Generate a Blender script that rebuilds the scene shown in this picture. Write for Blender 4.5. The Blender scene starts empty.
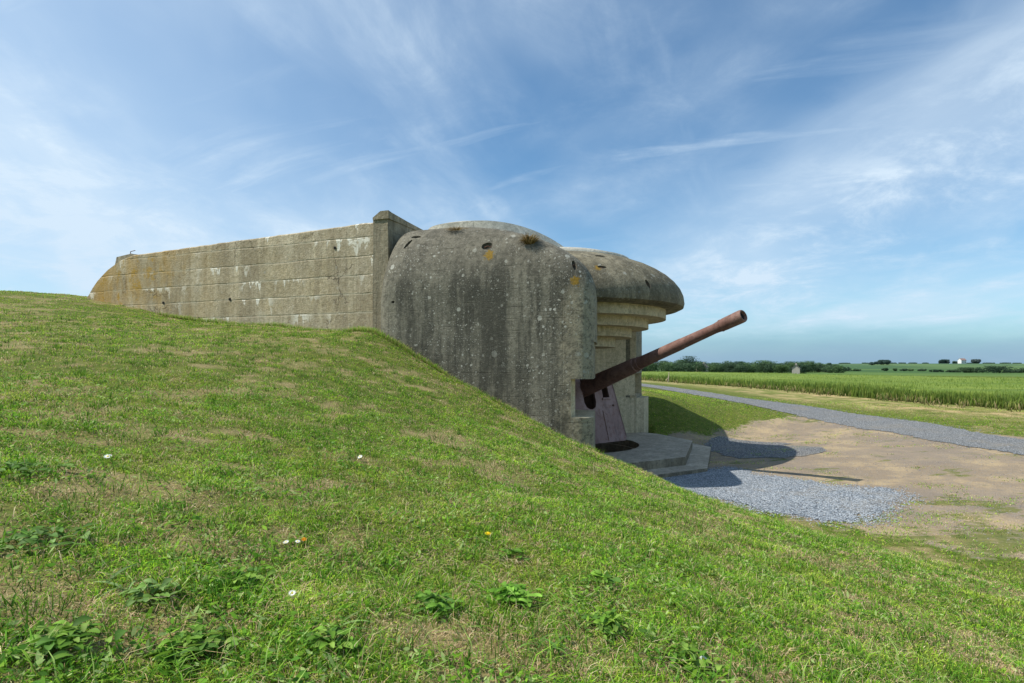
import bpy, bmesh, math, random
import numpy as np
from mathutils import Vector, Matrix
from mathutils.geometry import delaunay_2d_cdt
from math import sin, cos, pi, radians
random.seed(7); rng = np.random.default_rng(7)
S = bpy.context.scene; COL = S.collection
F = 569.0; CX = 512.0; HY = 365.0
def at(px, py, Y):                      # photo point at depth Y -> world point
    return Vector(((px-CX)/F*Y, Y, (HY-py)/F*Y))

# ------------------------------------------------------------------ helpers
def tag(o, label=None, cat=None, group=None, kind=None):
    if label: o['label'] = label
    if cat: o['category'] = cat
    if group: o['group'] = group
    if kind: o['kind'] = kind
    return o
def empty(name, loc=(0,0,0), rz=0, **k):
    o = bpy.data.objects.new(name, None); COL.objects.link(o)
    o.location = loc; o.rotation_euler = (0,0,rz); o.empty_display_size = .3
    return tag(o, **k)
def link(name, me, mats=None, parent=None, smooth=False, loc=None):
    o = bpy.data.objects.new(name, me); COL.objects.link(o)
    for m in (mats if isinstance(mats,(list,tuple)) else [mats]) if mats else []: me.materials.append(m)
    if parent: o.parent = parent
    if loc is not None: o.location = loc
    if smooth: me.shade_smooth()
    return o
def bm_obj(name, bm, mat, parent=None, smooth=False, loc=None, normals=True):
    if normals: bmesh.ops.recalc_face_normals(bm, faces=bm.faces)
    me = bpy.data.meshes.new(name); bm.to_mesh(me); bm.free()
    return link(name, me, mat, parent, smooth, loc)
def np_mesh(name, verts, loops, sizes, cols=None):
    me = bpy.data.meshes.new(name)
    nv = len(verts); nl = len(loops); nf = len(sizes)
    me.vertices.add(nv); me.vertices.foreach_set('co', np.ascontiguousarray(verts, np.float32).ravel())
    me.loops.add(nl); me.loops.foreach_set('vertex_index', np.ascontiguousarray(loops, np.int32))
    me.polygons.add(nf)
    st = np.zeros(nf, np.int32); st[1:] = np.cumsum(sizes)[:-1]
    me.polygons.foreach_set('loop_start', st)
    try: me.polygons.foreach_set('loop_total', np.ascontiguousarray(sizes, np.int32))
    except Exception: pass
    if cols is not None:
        a = me.color_attributes.new('Col', 'FLOAT_COLOR', 'POINT')
        a.data.foreach_set('color', np.ascontiguousarray(cols, np.float32).ravel())
    me.update(calc_edges=True)
    return me
def hsh(ix, iy, s=0):
    n = (ix*374761393 + iy*668265263 + s*974634777) & 0x7fffffff
    n = ((n ^ (n >> 13))*1274126177) & 0x7fffffff
    return ((n ^ (n >> 16)) & 0xffff)/65535.0
def vn(x, y, s=0):
    x = np.asarray(x, float); y = np.asarray(y, float)
    ix = np.floor(x).astype(np.int64); iy = np.floor(y).astype(np.int64)
    fx = x-ix; fy = y-iy; fx = fx*fx*(3-2*fx); fy = fy*fy*(3-2*fy)
    return (hsh(ix,iy,s)*(1-fx)+hsh(ix+1,iy,s)*fx)*(1-fy)+(hsh(ix,iy+1,s)*(1-fx)+hsh(ix+1,iy+1,s)*fx)*fy
def fbm(x, y, s=0, o=4):
    t = 0; a = .5; w = 0
    for k in range(o):
        t = t + a*vn(x*2**k+17.3*k, y*2**k-9.1*k, s+k); w += a; a *= .55
    return t/w
def sst(a, b, x):
    t = np.clip((np.asarray(x,float)-a)/(b-a), 0, 1); return t*t*(3-2*t)
def loft(bm, rings, cap0=True, cap1=True):
    R = [[bm.verts.new(p) for p in r] for r in rings]
    n = len(R[0])
    for a, b in zip(R, R[1:]):
        for i in range(n):
            bm.faces.new((a[i], a[(i+1)%n], b[(i+1)%n], b[i]))
    if cap0: bm.faces.new(R[0][::-1])
    if cap1: bm.faces.new(R[-1])
    return R
def prism(bm, pts, z0, z1):
    return loft(bm, [[(x,y,z0) for x,y in pts], [(x,y,z1) for x,y in pts]])
def box(bm, x0, x1, y0, y1, z0, z1):
    return prism(bm, [(x0,y0),(x1,y0),(x1,y1),(x0,y1)], z0, z1)
def tube(bm, p, q, r, r2=None, n=12):
    p = Vector(p); q = Vector(q); d = (q-p).normalized(); r2 = r if r2 is None else r2
    a = d.orthogonal().normalized(); b = d.cross(a)
    loft(bm, [[c+rr*(a*cos(2*pi*i/n)+b*sin(2*pi*i/n)) for i in range(n)] for c, rr in ((p,r),(q,r2))])
def boolean(o, cutters, op='DIFFERENCE'):
    for c in cutters:
        m = o.modifiers.new('b', 'BOOLEAN'); m.operation = op; m.solver = 'EXACT'; m.object = c; m.material_mode = 'TRANSFER'
    bpy.context.view_layer.update()
    dg = bpy.context.evaluated_depsgraph_get()
    me = bpy.data.meshes.new_from_object(o.evaluated_get(dg))
    o.modifiers.clear(); o.data = me
    for c in cutters: bpy.data.objects.remove(c, do_unlink=True)
    return o

# ------------------------------------------------------------------ material DSL
class NT:
    def __init__(s, tree): s.t = tree; s.n = tree.nodes; s.l = tree.links
    def node(s, typ, ins=None, **pr):
        n = s.n.new(typ)
        for k, v in pr.items(): setattr(n, k, v)
        for k, v in (ins or {}).items(): s.put(n.inputs[k], v)
        return n
    def put(s, sock, v):
        if isinstance(v, bpy.types.NodeSocket): s.l.new(v, sock)
        elif v is not None:
            if hasattr(sock.default_value, '__len__') and not hasattr(v, '__len__'): v = (v,)*len(sock.default_value)
            if hasattr(v, '__len__') and len(sock.default_value) == 4 and len(v) == 3: v = (*v, 1)
            sock.default_value = v
    def m(s, op, a, b=None, c=None, clamp=False):
        n = s.n.new('ShaderNodeMath'); n.operation = op; n.use_clamp = clamp
        for i, v in enumerate((a,b,c)):
            if v is not None: s.put(n.inputs[i], v)
        return n.outputs[0]
    def mix(s, f, a, b, mode='MIX'):
        n = s.n.new('ShaderNodeMix'); n.data_type = 'RGBA'; n.blend_type = mode
        s.put(n.inputs[0], f); s.put(n.inputs[6], a); s.put(n.inputs[7], b); return n.outputs[2]
    def ss(s, x, a, b, lo=0., hi=1.):
        n = s.n.new('ShaderNodeMapRange'); n.interpolation_type = 'SMOOTHSTEP'
        s.put(n.inputs[0], x); s.put(n.inputs[1], a); s.put(n.inputs[2], b); s.put(n.inputs[3], lo); s.put(n.inputs[4], hi)
        return n.outputs[0]
    def scale(s, vec, sc, off=(0,0,0), rot=(0,0,0)):
        return s.node('ShaderNodeMapping', {0: vec, 'Scale': sc, 'Location': off, 'Rotation': rot}).outputs[0]
    def noise(s, vec, sc, det=4, rough=.55, dist=0, col=False):
        n = s.node('ShaderNodeTexNoise', {'Vector': vec, 'Scale': sc, 'Detail': det, 'Roughness': rough, 'Distortion': dist})
        return n.outputs['Color' if col else 'Fac']
    def vor(s, vec, sc, out='Distance', feat='F1', rnd=1.):
        n = s.node('ShaderNodeTexVoronoi', {'Vector': vec, 'Scale': sc, 'Randomness': rnd}, feature=feat)
        return n.outputs[out]
    def xyz(s, vec):
        n = s.node('ShaderNodeSeparateXYZ', {0: vec}); return n.outputs
    def comb(s, x, y, z):
        return s.node('ShaderNodeCombineXYZ', {0:x,1:y,2:z}).outputs[0]
def mat(name):
    m = bpy.data.materials.new(name); m.use_nodes = True; m.node_tree.nodes.clear()
    n = NT(m.node_tree); return m, n
def finish(n, col, rough=.9, bump=None, strength=.5, dist=.02, metal=0, spec=.3, transl=0, trcol=None):
    p = n.node('ShaderNodeBsdfPrincipled', {'Base Color': col, 'Roughness': rough, 'Metallic': metal, 'Specular IOR Level': spec})
    if bump is not None:
        b = n.node('ShaderNodeBump', {'Height': bump, 'Strength': strength, 'Distance': dist}); n.l.new(b.outputs[0], p.inputs['Normal'])
    out = p.outputs[0]
    if transl:
        t = n.node('ShaderNodeBsdfTranslucent', {'Color': trcol if trcol is not None else col})
        out = n.node('ShaderNodeMixShader', {0: transl, 1: out, 2: t.outputs[0]}).outputs[0]
    o = n.node('ShaderNodeOutputMaterial'); n.l.new(out, o.inputs[0])

def concrete(name, c1, c2, dark, darkamt=.5, lichen=.5, ochre=.2, efflo=0, course=0, courseoff=0, streak=.5, boards=1., orange_x=None, light_front=None, spots=(), joints=1., tone=None):
    m, n = mat(name)
    P = n.node('ShaderNodeTexCoord').outputs['Object']
    X, Y, Z = n.xyz(P)
    big = n.noise(P, .55, 5, .6); mid = n.noise(P, 2.3, 6, .65); fine = n.noise(P, 22, 4, .7); tiny = n.noise(P, 70, 2, .6)
    col = n.mix(n.ss(big, .35, .65), c1, c2)
    col = n.mix(n.ss(mid, .3, .75, 0, .55), col, [c*1.25 for c in c2])
    st = n.noise(n.scale(P, (1,1,.10)), 1.6, 5, .7)                      # run-off streaks
    st2 = n.noise(n.scale(P, (1,1,.05)), 6.5, 4, .7)
    k = n.m('MULTIPLY', n.ss(st, .40, .56), n.ss(n.noise(P, .35, 3), .3, .55, .65, 1))
    col = n.mix(n.m('MULTIPLY', k, darkamt), col, dark)
    col = n.mix(n.ss(st2, .5, .72, 0, streak), col, [c*.62 for c in dark])
    col = n.mix(n.ss(n.noise(n.scale(P,(1,1,.12),(7,3,1)), 3.1, 5, .7), .56, .75, 0, streak*.55), col, [min(1,c*1.5) for c in c2])
    if light_front is not None:                                        # sunlit strip beside the embrasure, painted in as a lighter, warmer colour
        f = n.ss(n.m('ADD', X, n.m('MULTIPLY', n.m('SUBTRACT', mid, .5), 1.2)), light_front, light_front+.75, 0, .8)
        f = n.m('MULTIPLY', f, n.ss(Z, 5.0, 4.0))
        col = n.mix(f, col, (.40,.35,.24))
    col = n.mix(n.ss(fine, .35, .7, .0, .45), col, n.mix(.5, col, (.02,.02,.018)))
    # board marks / pour lines
    zz = n.m('ADD', Z, n.m('MULTIPLY', n.noise(P, .8, 2), .02))
    lf = n.m('FRACT', n.m('MULTIPLY', zz, 1/.145)); board = n.ss(n.m('ABSOLUTE', n.m('SUBTRACT', lf, .5)), .43, .5)
    bb = n.m('MULTIPLY', n.m('MULTIPLY', board, n.ss(n.noise(n.scale(P,(.6,.6,3.2)), 1.1, 3), .5, .64)), n.ss(n.noise(P, 4, 3), .38, .6))
    col = n.mix(n.m('MULTIPLY', bb, .55*boards), col, (.03,.03,.025))
    height = n.m('ADD', n.m('MULTIPLY', fine, .5), n.m('MULTIPLY', tiny, .22))
    height = n.m('ADD', height, n.m('MULTIPLY', mid, .6))
    height = n.m('SUBTRACT', height, n.m('MULTIPLY', bb, .5*boards))
    if tone: col = n.mix(n.m('MULTIPLY', n.ss(n.m('ADD', Z, n.m('MULTIPLY', mid, 1.2)), tone[0], tone[0]+1.1), tone[2]), col, tone[1])
    mot = n.noise(P, 7.5, 8, .8); col = n.mix(n.ss(mot,.49,.60,0,.65), col, [c*.55 for c in c1]); col = n.mix(n.ss(mot,.48,.34,0,.4), col, [min(1,c*1.35) for c in c2])
    # vertical shutter joints
    a = n.m('ADD', X, n.m('MULTIPLY', Y, .9)); vf = n.m('FRACT', n.m('MULTIPLY', a, 1/.62))
    vj = n.m('MULTIPLY', n.ss(n.m('ABSOLUTE', n.m('SUBTRACT', vf, .5)), .475, .5), n.ss(n.noise(n.scale(P,(1,1,.4)), .9, 2), .48, .6))
    vj = n.m('MULTIPLY', vj, joints); col = n.mix(n.m('MULTIPLY', vj, .3), col, (.04,.04,.03)); height = n.m('SUBTRACT', height, n.m('MULTIPLY', vj, .25))
    if course:
        zc = n.m('ADD', n.m('SUBTRACT', courseoff, Z), n.m('MULTIPLY', n.m('SUBTRACT', n.noise(P, .6, 3), .5), .10))
        q = n.m('MULTIPLY', zc, 1/course); fr = n.m('FRACT', q); ro = n.m('FLOOR', q)
        cell = n.comb(n.m('MULTIPLY', X, 1), n.m('MULTIPLY', ro, 7.3), 0)
        w = n.m('MULTIPLY', n.m('MINIMUM', fr, n.m('SUBTRACT', 1, fr)), course)
        jg = n.ss(n.noise(n.comb(n.m('MULTIPLY',X,1.3), n.m('MULTIPLY', ro, 5.1), Z), 1.1, 5, .7), .36, .6)
        col = n.mix(n.m('MULTIPLY', jg, n.ss(w, .06, .0, 0, .8)), col, (.50,.46,.34))
        jd = n.m('MULTIPLY', n.m('SUBTRACT', 1, jg), n.ss(w, .016, .0, 0, .55)); col = n.mix(jd, col, (.08,.065,.045))
        height = n.m('SUBTRACT', height, n.m('MULTIPLY', n.ss(w, .03, 0), n.m('MULTIPLY', n.m('SUBTRACT', 1.15, jg), .35)))
        cr = n.vor(n.node('ShaderNodeVectorMath', {0:P,1:n.scale(n.noise(P, 3, 4, .7, col=True),(.5,.5,.5))}, operation='ADD').outputs[0], .9, 'Distance', 'DISTANCE_TO_EDGE')
        ck = n.m('MULTIPLY', n.ss(cr, .012, .002), n.ss(n.noise(P, .7, 2), .5, .58)); col = n.mix(n.m('MULTIPLY', ck, .6), col, (.07,.055,.04)); height = n.m('SUBTRACT', height, n.m('MULTIPLY', ck, .5))
        pan = n.node('ShaderNodeTexWhiteNoise', {'Vector': n.comb(n.m('FLOOR', n.m('MULTIPLY', n.m('ADD', X, n.m('MULTIPLY', ro, .37)), .8)), ro, 0)}, noise_dimensions='3D').outputs[0]
        col = n.mix(n.m('MULTIPLY', pan, .28), col, (.17,.135,.08))
        # white lime weeping from the joints
        dr = n.noise(cell, 3.2, 3, .6); gate = n.ss(n.noise(n.comb(X, n.m('MULTIPLY', ro, 3.7), 5.), .42, 2), .50, .58)
        ln = n.m('MULTIPLY', n.m('SUBTRACT', dr, .465), 5.0)
        wm = n.m('MULTIPLY', n.ss(n.m('SUBTRACT', ln, fr), 0., .12), gate)
        wm = n.m('MULTIPLY', wm, n.ss(n.noise(P, 9, 3), .36, .5))
        col = n.mix(n.m('MULTIPLY', wm, efflo), col, (.78,.74,.62))
        col = n.mix(n.m('MULTIPLY', n.ss(n.noise(P, 3.0, 6, .7), .62, .7), efflo*.5), col, (.60,.54,.40))
    if orange_x is not None:
        g = n.ss(X, orange_x+5.0, orange_x-1.5)
        g = n.m('MULTIPLY', g, n.ss(n.noise(n.scale(P,(1,1,.3)), 1.4, 5, .65), .38, .62, .15, 1))
        col = n.mix(n.m('MULTIPLY', g, .75), col, (.42,.26,.07))
        col = n.mix(n.m('MULTIPLY', n.ss(X, orange_x+2.4, orange_x-.6), n.ss(n.noise(P, 2.6, 6, .75), .54, .62, 0, .7)), col, (.42,.24,.02))
    if ochre:
        col = n.mix(n.ss(n.noise(P, 1.3, 6, .75), .66, .76, 0, ochre), col, (.25,.15,.035))
    # lichens: pale rosettes in many sizes
    G = n.ss(n.noise(P, .8, 3), .38, .62)
    for sc, th, amt in ((3.4,.26,.8),(7.5,.30,.8),(15,.36,.75),(30,.40,.65),(48,.42,.5)):
        v = n.vor(n.node('ShaderNodeVectorMath', {0:P,1:n.scale(n.noise(P, 12, 2, col=True),(.05,.05,.05))}, operation='ADD').outputs[0], sc)
        rnd = n.vor(P, sc, 'Color'); r0 = n.xyz(rnd)[0]
        tv = n.m('MULTIPLY', th, n.m('POWER', n.xyz(rnd)[2], 1.6)); sp = n.m('MULTIPLY', n.ss(n.m('SUBTRACT', v, tv), .02, -.03), n.ss(r0, 1-.55*lichen, 1-.5*lichen))
        sp = n.m('MULTIPLY', sp, n.m('ADD', n.m('MULTIPLY', G, .75), .25))
        col = n.mix(n.m('MULTIPLY', sp, amt*min(1,lichen*1.3)), col, n.mix(n.xyz(rnd)[1], (.50,.49,.42), (.32,.32,.27)))
    for q_, r_ in spots:
        dd = n.node('ShaderNodeVectorMath', {0: P, 1: tuple(q_)}, operation='DISTANCE').outputs['Value']
        dd = n.m('ADD', dd, n.m('MULTIPLY', n.m('SUBTRACT', n.noise(P, 14, 5, .7), .5), r_*3.2))
        col = n.mix(n.ss(dd, r_, r_*.55, 0, .9), col, n.mix(n.noise(P, 40, 3), (.36,.22,.02), (.15,.095,.03)))
    pit = n.m('MULTIPLY', n.ss(n.vor(P, 11), .13, .05), n.ss(mid, .45, .6))
    col = n.mix(n.m('MULTIPLY', pit, .7), col, (.02,.02,.017)); height = n.m('SUBTRACT', height, n.m('MULTIPLY', pit, 1.))
    finish(n, col, .93, height, .9, .045, spec=.12)
    return m
def rust(name, c1, c2, c3, sc=1.):
    m, n = mat(name); P = n.node('ShaderNodeTexCoord').outputs['Object']
    a = n.noise(P, 1.6*sc, 6, .65); b = n.noise(P, 9*sc, 5, .7); c = n.noise(P, 45*sc, 3, .6)
    col = n.mix(n.ss(a, .35, .65), c1, c2); col = n.mix(n.ss(b, .48, .68, 0, .7), col, c3)
    st = n.noise(n.scale(P,(1,1,.12)), 5*sc, 4, .7); col = n.mix(n.ss(st, .52, .7, 0, .5), col, [x*.45 for x in c1])
    finish(n, col, .72, n.m('ADD', b, n.m('MULTIPLY', c, .5)), .45, .01, metal=.1, spec=.35); return m
def plain(name, c, rough=.8, var=.3, sc=8., metal=0):
    m, n = mat(name); P = n.node('ShaderNodeTexCoord').outputs['Object']
    a = n.noise(P, sc, 4, .6); col = n.mix(a, [x*(1-var) for x in c], [min(1,x*(1+var)) for x in c])
    finish(n, col, rough, a, .3, .01, metal=metal); return m
def leafmat(name, transl=.35, rough=.6, spec=.25):
    m, n = mat(name); A = n.node('ShaderNodeAttribute', attribute_name='Col').outputs['Color']
    finish(n, A, rough, spec=spec, transl=transl, trcol=n.mix(.5, A, (.20,.30,.02), 'ADD') if False else A); return m

# ------------------------------------------------------------------ world, sun, camera
SUN = Vector((-.75,-.085,1)).normalized()        # towards the sun
el = math.asin(SUN.z); azs = math.atan2(SUN.x, SUN.y)
w = bpy.data.worlds.new("World"); S.world = w; w.use_nodes = True
n = NT(w.node_tree); n.n.clear()
sky = n.node('ShaderNodeTexSky', sky_type='NISHITA', sun_disc=False, sun_elevation=el, sun_rotation=azs,
             air_density=1.0, dust_density=.6, ozone_density=1.6, altitude=20).outputs[0]
D = n.node('ShaderNodeTexCoord').outputs['Generated']
dx, dy, dz = n.xyz(D)
zc = n.m('ADD', n.m('MAXIMUM', dz, 0), .22)
PL = n.comb(n.m('DIVIDE', dx, zc), n.m('DIVIDE', dy, zc), 0)
warp = n.scale(n.noise(PL, .8, 2, .5, col=True), (.35,.35,0))
PW = n.node('ShaderNodeVectorMath', {0: PL, 1: warp}, operation='ADD').outputs[0]
def wisps(rot, sx, sy, sc, lo, hi, det=7, rough=.54, off=(0,0,0), src=None):
    v = n.scale(n.scale(src or PW, (1,1,1), (0,0,0), (0,0,rot)), (sx,sy,1), off)
    return n.ss(n.noise(v, sc, det, rough, .35), lo, hi)
big = n.noise(n.scale(PL,(1,1,1),(3.1,1.7,0)), .75, 4, .55)
veil = n.ss(big, .32, .66)
w1 = wisps(radians(72), .50, 1.15, .95, .40, .74, off=(.4,.9,0))
w2 = wisps(radians(118), .45, 1.5, 1.2, .43, .78, off=(2.2,5.,0))
w3 = wisps(radians(20), .40, 2.6, 2.2, .50, .82, off=(7,2.,0))
puff = wisps(0, 1, 1, 3.4, .40, .82, 10, .68, off=(1,1,0))
hz = n.ss(dz, .42, .02)                                     # paler towards the horizon
leftw = n.ss(dx, .15, -.75)                                 # milkier to the left, towards the sun
# broad milky band climbing to the right of the view
q = n.m('SUBTRACT', n.m('SUBTRACT', dz, .10), n.m('MULTIPLY', n.m('SUBTRACT', dx, .25), .62))
q = n.m('ADD', q, n.m('MULTIPLY', n.m('SUBTRACT', puff, .5), .07))
band = n.m('MULTIPLY', n.ss(n.m('ABSOLUTE', q), .17, .0), n.ss(dx, .05, .5))
cl = n.m('MULTIPLY', w1, n.m('ADD', .25, n.m('MULTIPLY', veil, .75)))
cl = n.m('MAXIMUM', cl, n.m('MULTIPLY', w2, .75))
cl = n.m('MAXIMUM', cl, n.m('MULTIPLY', w3, .55))
cl = n.m('MULTIPLY', cl, n.m('ADD', .45, n.m('MULTIPLY', puff, .75)))
cl = n.m('ADD', n.m('MULTIPLY', cl, 1.05), n.m('MULTIPLY', veil, .16))
cl = n.m('ADD', cl, n.m('MULTIPLY', band, n.m('ADD', .30, n.m('MULTIPLY', puff, .40))))
cl = n.m('ADD', cl, n.m('MULTIPLY', hz, n.m('ADD', .22, n.m('MULTIPLY', puff, .16))))
cl = n.m('ADD', cl, n.m('MULTIPLY', leftw, .34))
# slate cloud bank low over the horizon
lowb = n.m('ADD', dz, n.m('MULTIPLY', n.m('SUBTRACT', n.noise(n.scale(D,(3,3,14)), 1.6, 6, .6), .5), .05))
cl = n.m('MULTIPLY', cl, n.ss(lowb, .03, .075, .12, 1), clamp=True)
cl = n.m('MINIMUM', cl, .93)
base = n.mix(1., sky, (.56,.92,1.08), 'MULTIPLY')
base = n.mix(n.ss(lowb, .09, .0, 0, .8), base, n.mix(n.ss(dx,-.3,.5), (3.4,5.0,6.6), (1.9,3.05,4.6)))
cloudc = n.mix(n.ss(dz, 0, .5), (5.2,6.3,7.4), (5.8,6.9,7.9))
skyc = n.mix(cl, base, cloudc)
bg = n.node('ShaderNodeBackground', {'Color': skyc, 'Strength': .132}); wo = n.node('ShaderNodeOutputWorld'); n.l.new(bg.outputs[0], wo.inputs[0])
sl = bpy.data.lights.new('sun', 'SUN'); sl.energy = 5.2; sl.angle = radians(.53); sl.color = (1,.955,.87)
so = bpy.data.objects.new('sun', sl); COL.objects.link(so); so.rotation_euler = SUN.to_track_quat('Z','Y').to_euler(); so.location = (-20,-5,30)
cd = bpy.data.cameras.new('camera'); cam = bpy.data.objects.new('camera', cd); COL.objects.link(cam); S.camera = cam
cd.sensor_width = 36; cd.lens = 36*F/1024; cd.shift_y = (HY-341.5)/1024; cd.clip_start = .05; cd.clip_end = 9000
cam.location = (0,0,0); cam.rotation_euler = (radians(90),0,0)
S.view_settings.view_transform = 'Standard'; S.view_settings.look = 'None'; S.view_settings.exposure = 0
S.cycles.max_bounces = 6; S.cycles.transparent_max_bounces = 4

# ------------------------------------------------------------------ casemate frame
AX = radians(-20.5); G0 = Vector((2.3,19.3,-2.65))
CM = Matrix.Translation(G0) @ Matrix.Rotation(AX, 4, 'Z')
ca, sa = cos(AX), sin(AX)
def toL(X, Y): dX = X-G0.x; dY = Y-G0.y; return dX*ca+dY*sa, -dX*sa+dY*ca     # world -> casemate u, v

# ------------------------------------------------------------------ terrain height
def tps(pts, lam=.02):
    P = np.array(pts, float); x = P[:,:2]; N = len(P)
    d = np.linalg.norm(x[:,None]-x[None], axis=2); K = np.where(d>0, d*d*np.log(d+1e-9), 0)
    A = np.zeros((N+3,N+3)); A[:N,:N] = K+lam*np.eye(N); A[:N,N] = 1; A[:N,N+1:] = x; A[N,:N] = 1; A[N+1:,:N] = x.T
    s = np.linalg.solve(A, np.r_[P[:,2],0,0,0])
    def f(X, Y):
        X = np.asarray(X,float); Y = np.asarray(Y,float); r = s[N]+s[N+1]*X+s[N+2]*Y
        for i in range(N):
            q = (X-x[i,0])**2+(Y-x[i,1])**2; r = r+s[i]*.5*q*np.log(q+1e-12)
        return r
    return f
gf = tps([(5,12,-2.9),(8,16,-2.9),(9,20,-2.88),(5,22.3,-2.9),(9.5,24.2,-2.86),(6.2,23.2,-2.88),(7.6,23.3,-2.88),(6.7,25.2,-1.6),(7.7,25.3,-1.9),(8.8,25.1,-2.4),(12,12,-2.85),(10,7,-2.9),(14.8,16.4,-2.6),(15.8,23.2,-2.45),
 (14.1,27.8,-2.2),(11.7,31.9,-1.85),(9.4,38.8,-1.5),(7.6,28.4,-1.45),(5,34,-1.3),(0,42,-1),(25,28,-2.16),(35,40,-2.1),(30,12,-2.5),(20,0,-2.9),(8,-6,-2.9),(30,-30,-2.9),
 (20,57,-1.95),(18,80,-2.0),(60,60,-2.2),(60,20,-2.2),(0,100,-2),(-40,60,-.6),(31,95,-2.2),(-3,12,-3),(-20,0,-3),(-20,-30,-3),(2,20,-2.9)])
bf = tps([(0,0,-1.12),(-2,0,-1.0),(2,0,-1.38),(5,0,-2.0),(8,0,-2.8),(11,0,-3.5),(-6,0,-.75),(-12,0,-.5),(-6,-8,-1.2),(5,-8,-2.2),
 (-14.5,20.3,2.27),(-10,18.5,1.42),(-6.3,17,1.06),(-3.6,15.3,.88),(-1.56,14.34,-.36),(-.3,13.9,-1.0),(1.1,13.3,-1.71),(3,13.1,-2.52),(4.5,12.2,-3.12),(-6.2,13.5,.72),(-4.6,13.3,.62),(-4.5,15.1,.86),
 (5.4,9.6,-2.97),(6.0,8.8,-2.97),(6.9,7.7,-2.95),(8.5,5,-3.15),(8,13,-4.2),(10,9,-4.2),(3,17,-3.9),(0,17.5,-2.6),(-6,20,.9),(-12,26,2.3),(-20,24,2.55),(-20,15,1.7),
 (-30,30,2.2),(-30,10,1.0),(-15,40,1.5),(0,30,-2.6),(0,45,-3.5),(-18,20.3,2.62),(0,7,-1.16),(-5,7,-.15),(2.6,7,-1.85),(0,3,-1.16),(3,4,-1.85),(-4,3,-.6),(5,16,-4.)])
def farz(X, Y):
    r = np.hypot(X, Y)
    z = -2.1-4.2*sst(115, 360, r)
    hill = sst(520,1150,Y)*sst(.22,.62,X/np.maximum(Y,1))*(8.8+1.2*fbm(X/260,Y/260,5)) - 3*sst(1500,3000,r)*sst(.22,.62,X/np.maximum(Y,1))
    return z+hill+1.2*(fbm(X/400,Y/400,9)-.5)*sst(300,700,r)
def height(X, Y):
    X = np.asarray(X,float); Y = np.asarray(Y,float)
    g = gf(X, Y); b = bf(X, Y)
    r = np.hypot(X-6, Y-20)
    wg = sst(55,120,r); fz = farz(X,Y)
    g = g*(1-wg)+fz*wg
    wb = sst(22,50,np.hypot(X+5,Y-12)); b = b*(1-wb)+(-4.5)*wb
    k = .13; d = np.abs(g-b); z = np.maximum(g,b)+k*np.log1p(np.exp(-d/k))*.7
    bank = sst(-.1,.35,b-g)
    z = z+bank*(.10*(fbm(X*.7,Y*.7,3)-.5)+.085*(fbm(X*1.9,Y*1.9,4,3)-.5)*sst(60,25,r))
    z = z+.03*(fbm(X*.9,Y*.9,14)-.5)*(1-bank)
    # cut away under the apron and the gun chamber
    u, v = toL(X, Y)
    cut = sst(-4.6,-3.9,u)*sst(1.95,1.45,u)*sst(5.5,5.0,np.abs(v))
    c2 = sst(3.25,2.9,u)*sst(-4,-3.5,u)*sst(3.3,2.9,np.abs(v)); cut = np.maximum(cut, c2)
    return z*(1-cut)+np.minimum(z,-3.6)*cut, bank
def axis_grid(lo, hi, a, b, step, grow):
    c = list(np.arange(a, b+1e-6, step)); s = step
    while c[-1] < hi: s *= grow; c.append(c[-1]+s)
    s = step; L = []; x = a
    while x > lo: s *= grow; x -= s; L.append(x)
    return np.array(L[::-1]+c)
gx = axis_grid(-5000,5000,-17,22,.16,1.055); gy = axis_grid(-900,6500,-1,34,.16,1.05)
GX, GY = np.meshgrid(gx, gy); GZ, GB = height(GX, GY)
def interp(X, Y):
    i = np.clip(np.searchsorted(gx, X)-1, 0, len(gx)-2); j = np.clip(np.searchsorted(gy, Y)-1, 0, len(gy)-2)
    fx = (X-gx[i])/(gx[i+1]-gx[i]); fy = (Y-gy[j])/(gy[j+1]-gy[j])
    return (GZ[j,i]*(1-fx)+GZ[j,i+1]*fx)*(1-fy)+(GZ[j+1,i]*(1-fx)+GZ[j+1,i+1]*fx)*fy
def hz_(x, y): return float(interp(np.array([x]), np.array([y]))[0])
def polysd(X, Y, poly):
    P = np.array(poly, float); ins = np.zeros(X.shape, bool); dmin = np.full(X.shape, 1e9)
    for i in range(len(P)):
        a = P[i]; b = P[(i+1)%len(P)]; e = b-a; px = X-a[0]; py = Y-a[1]
        t = np.clip((px*e[0]+py*e[1])/(e@e), 0, 1); dmin = np.minimum(dmin, np.hypot(px-e[0]*t, py-e[1]*t))
        c = ((a[1] > Y) != (b[1] > Y)) & (X < (b[0]-a[0])*(Y-a[1])/(b[1]-a[1]+1e-12)+a[0]); ins ^= c
    return np.where(ins, dmin, -dmin)
DIRT = [(3,15),(4.2,12.6),(5.2,10.6),(6.3,9.6),(8.2,8.6),(10.0,9.1),(13,8.4),(20,8),(22,13),(17,19),(15.6,23.5),(13.6,27.2),(9.8,25.0),(8.2,23.0),(5.6,22.6),(3,21)]
FIELD = [(34,9),(25,27.5),(22,33),(20.6,42),(18.5,57),(17,80),(6,150),(38,135),(52,100),(60,76),(75,66),(130,62),(240,60),(240,9)]
PATHC = [(19.5,7.5),(16.6,13.5),(15.7,18),(15.6,23),(14.0,28),(11.8,33),(10.2,39),(8,48),(4,62),(-3,80)]
PATHP = None
def offs(line, wd):
    P = [Vector(p) for p in line]; L = []; R = []
    for i, p in enumerate(P):
        t = (P[min(i+1,len(P)-1)]-P[max(i-1,0)]).normalized(); q = Vector((-t.y,t.x)); L.append(p+q*wd/2); R.append(p-q*wd/2)
    return L+R[::-1]
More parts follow.
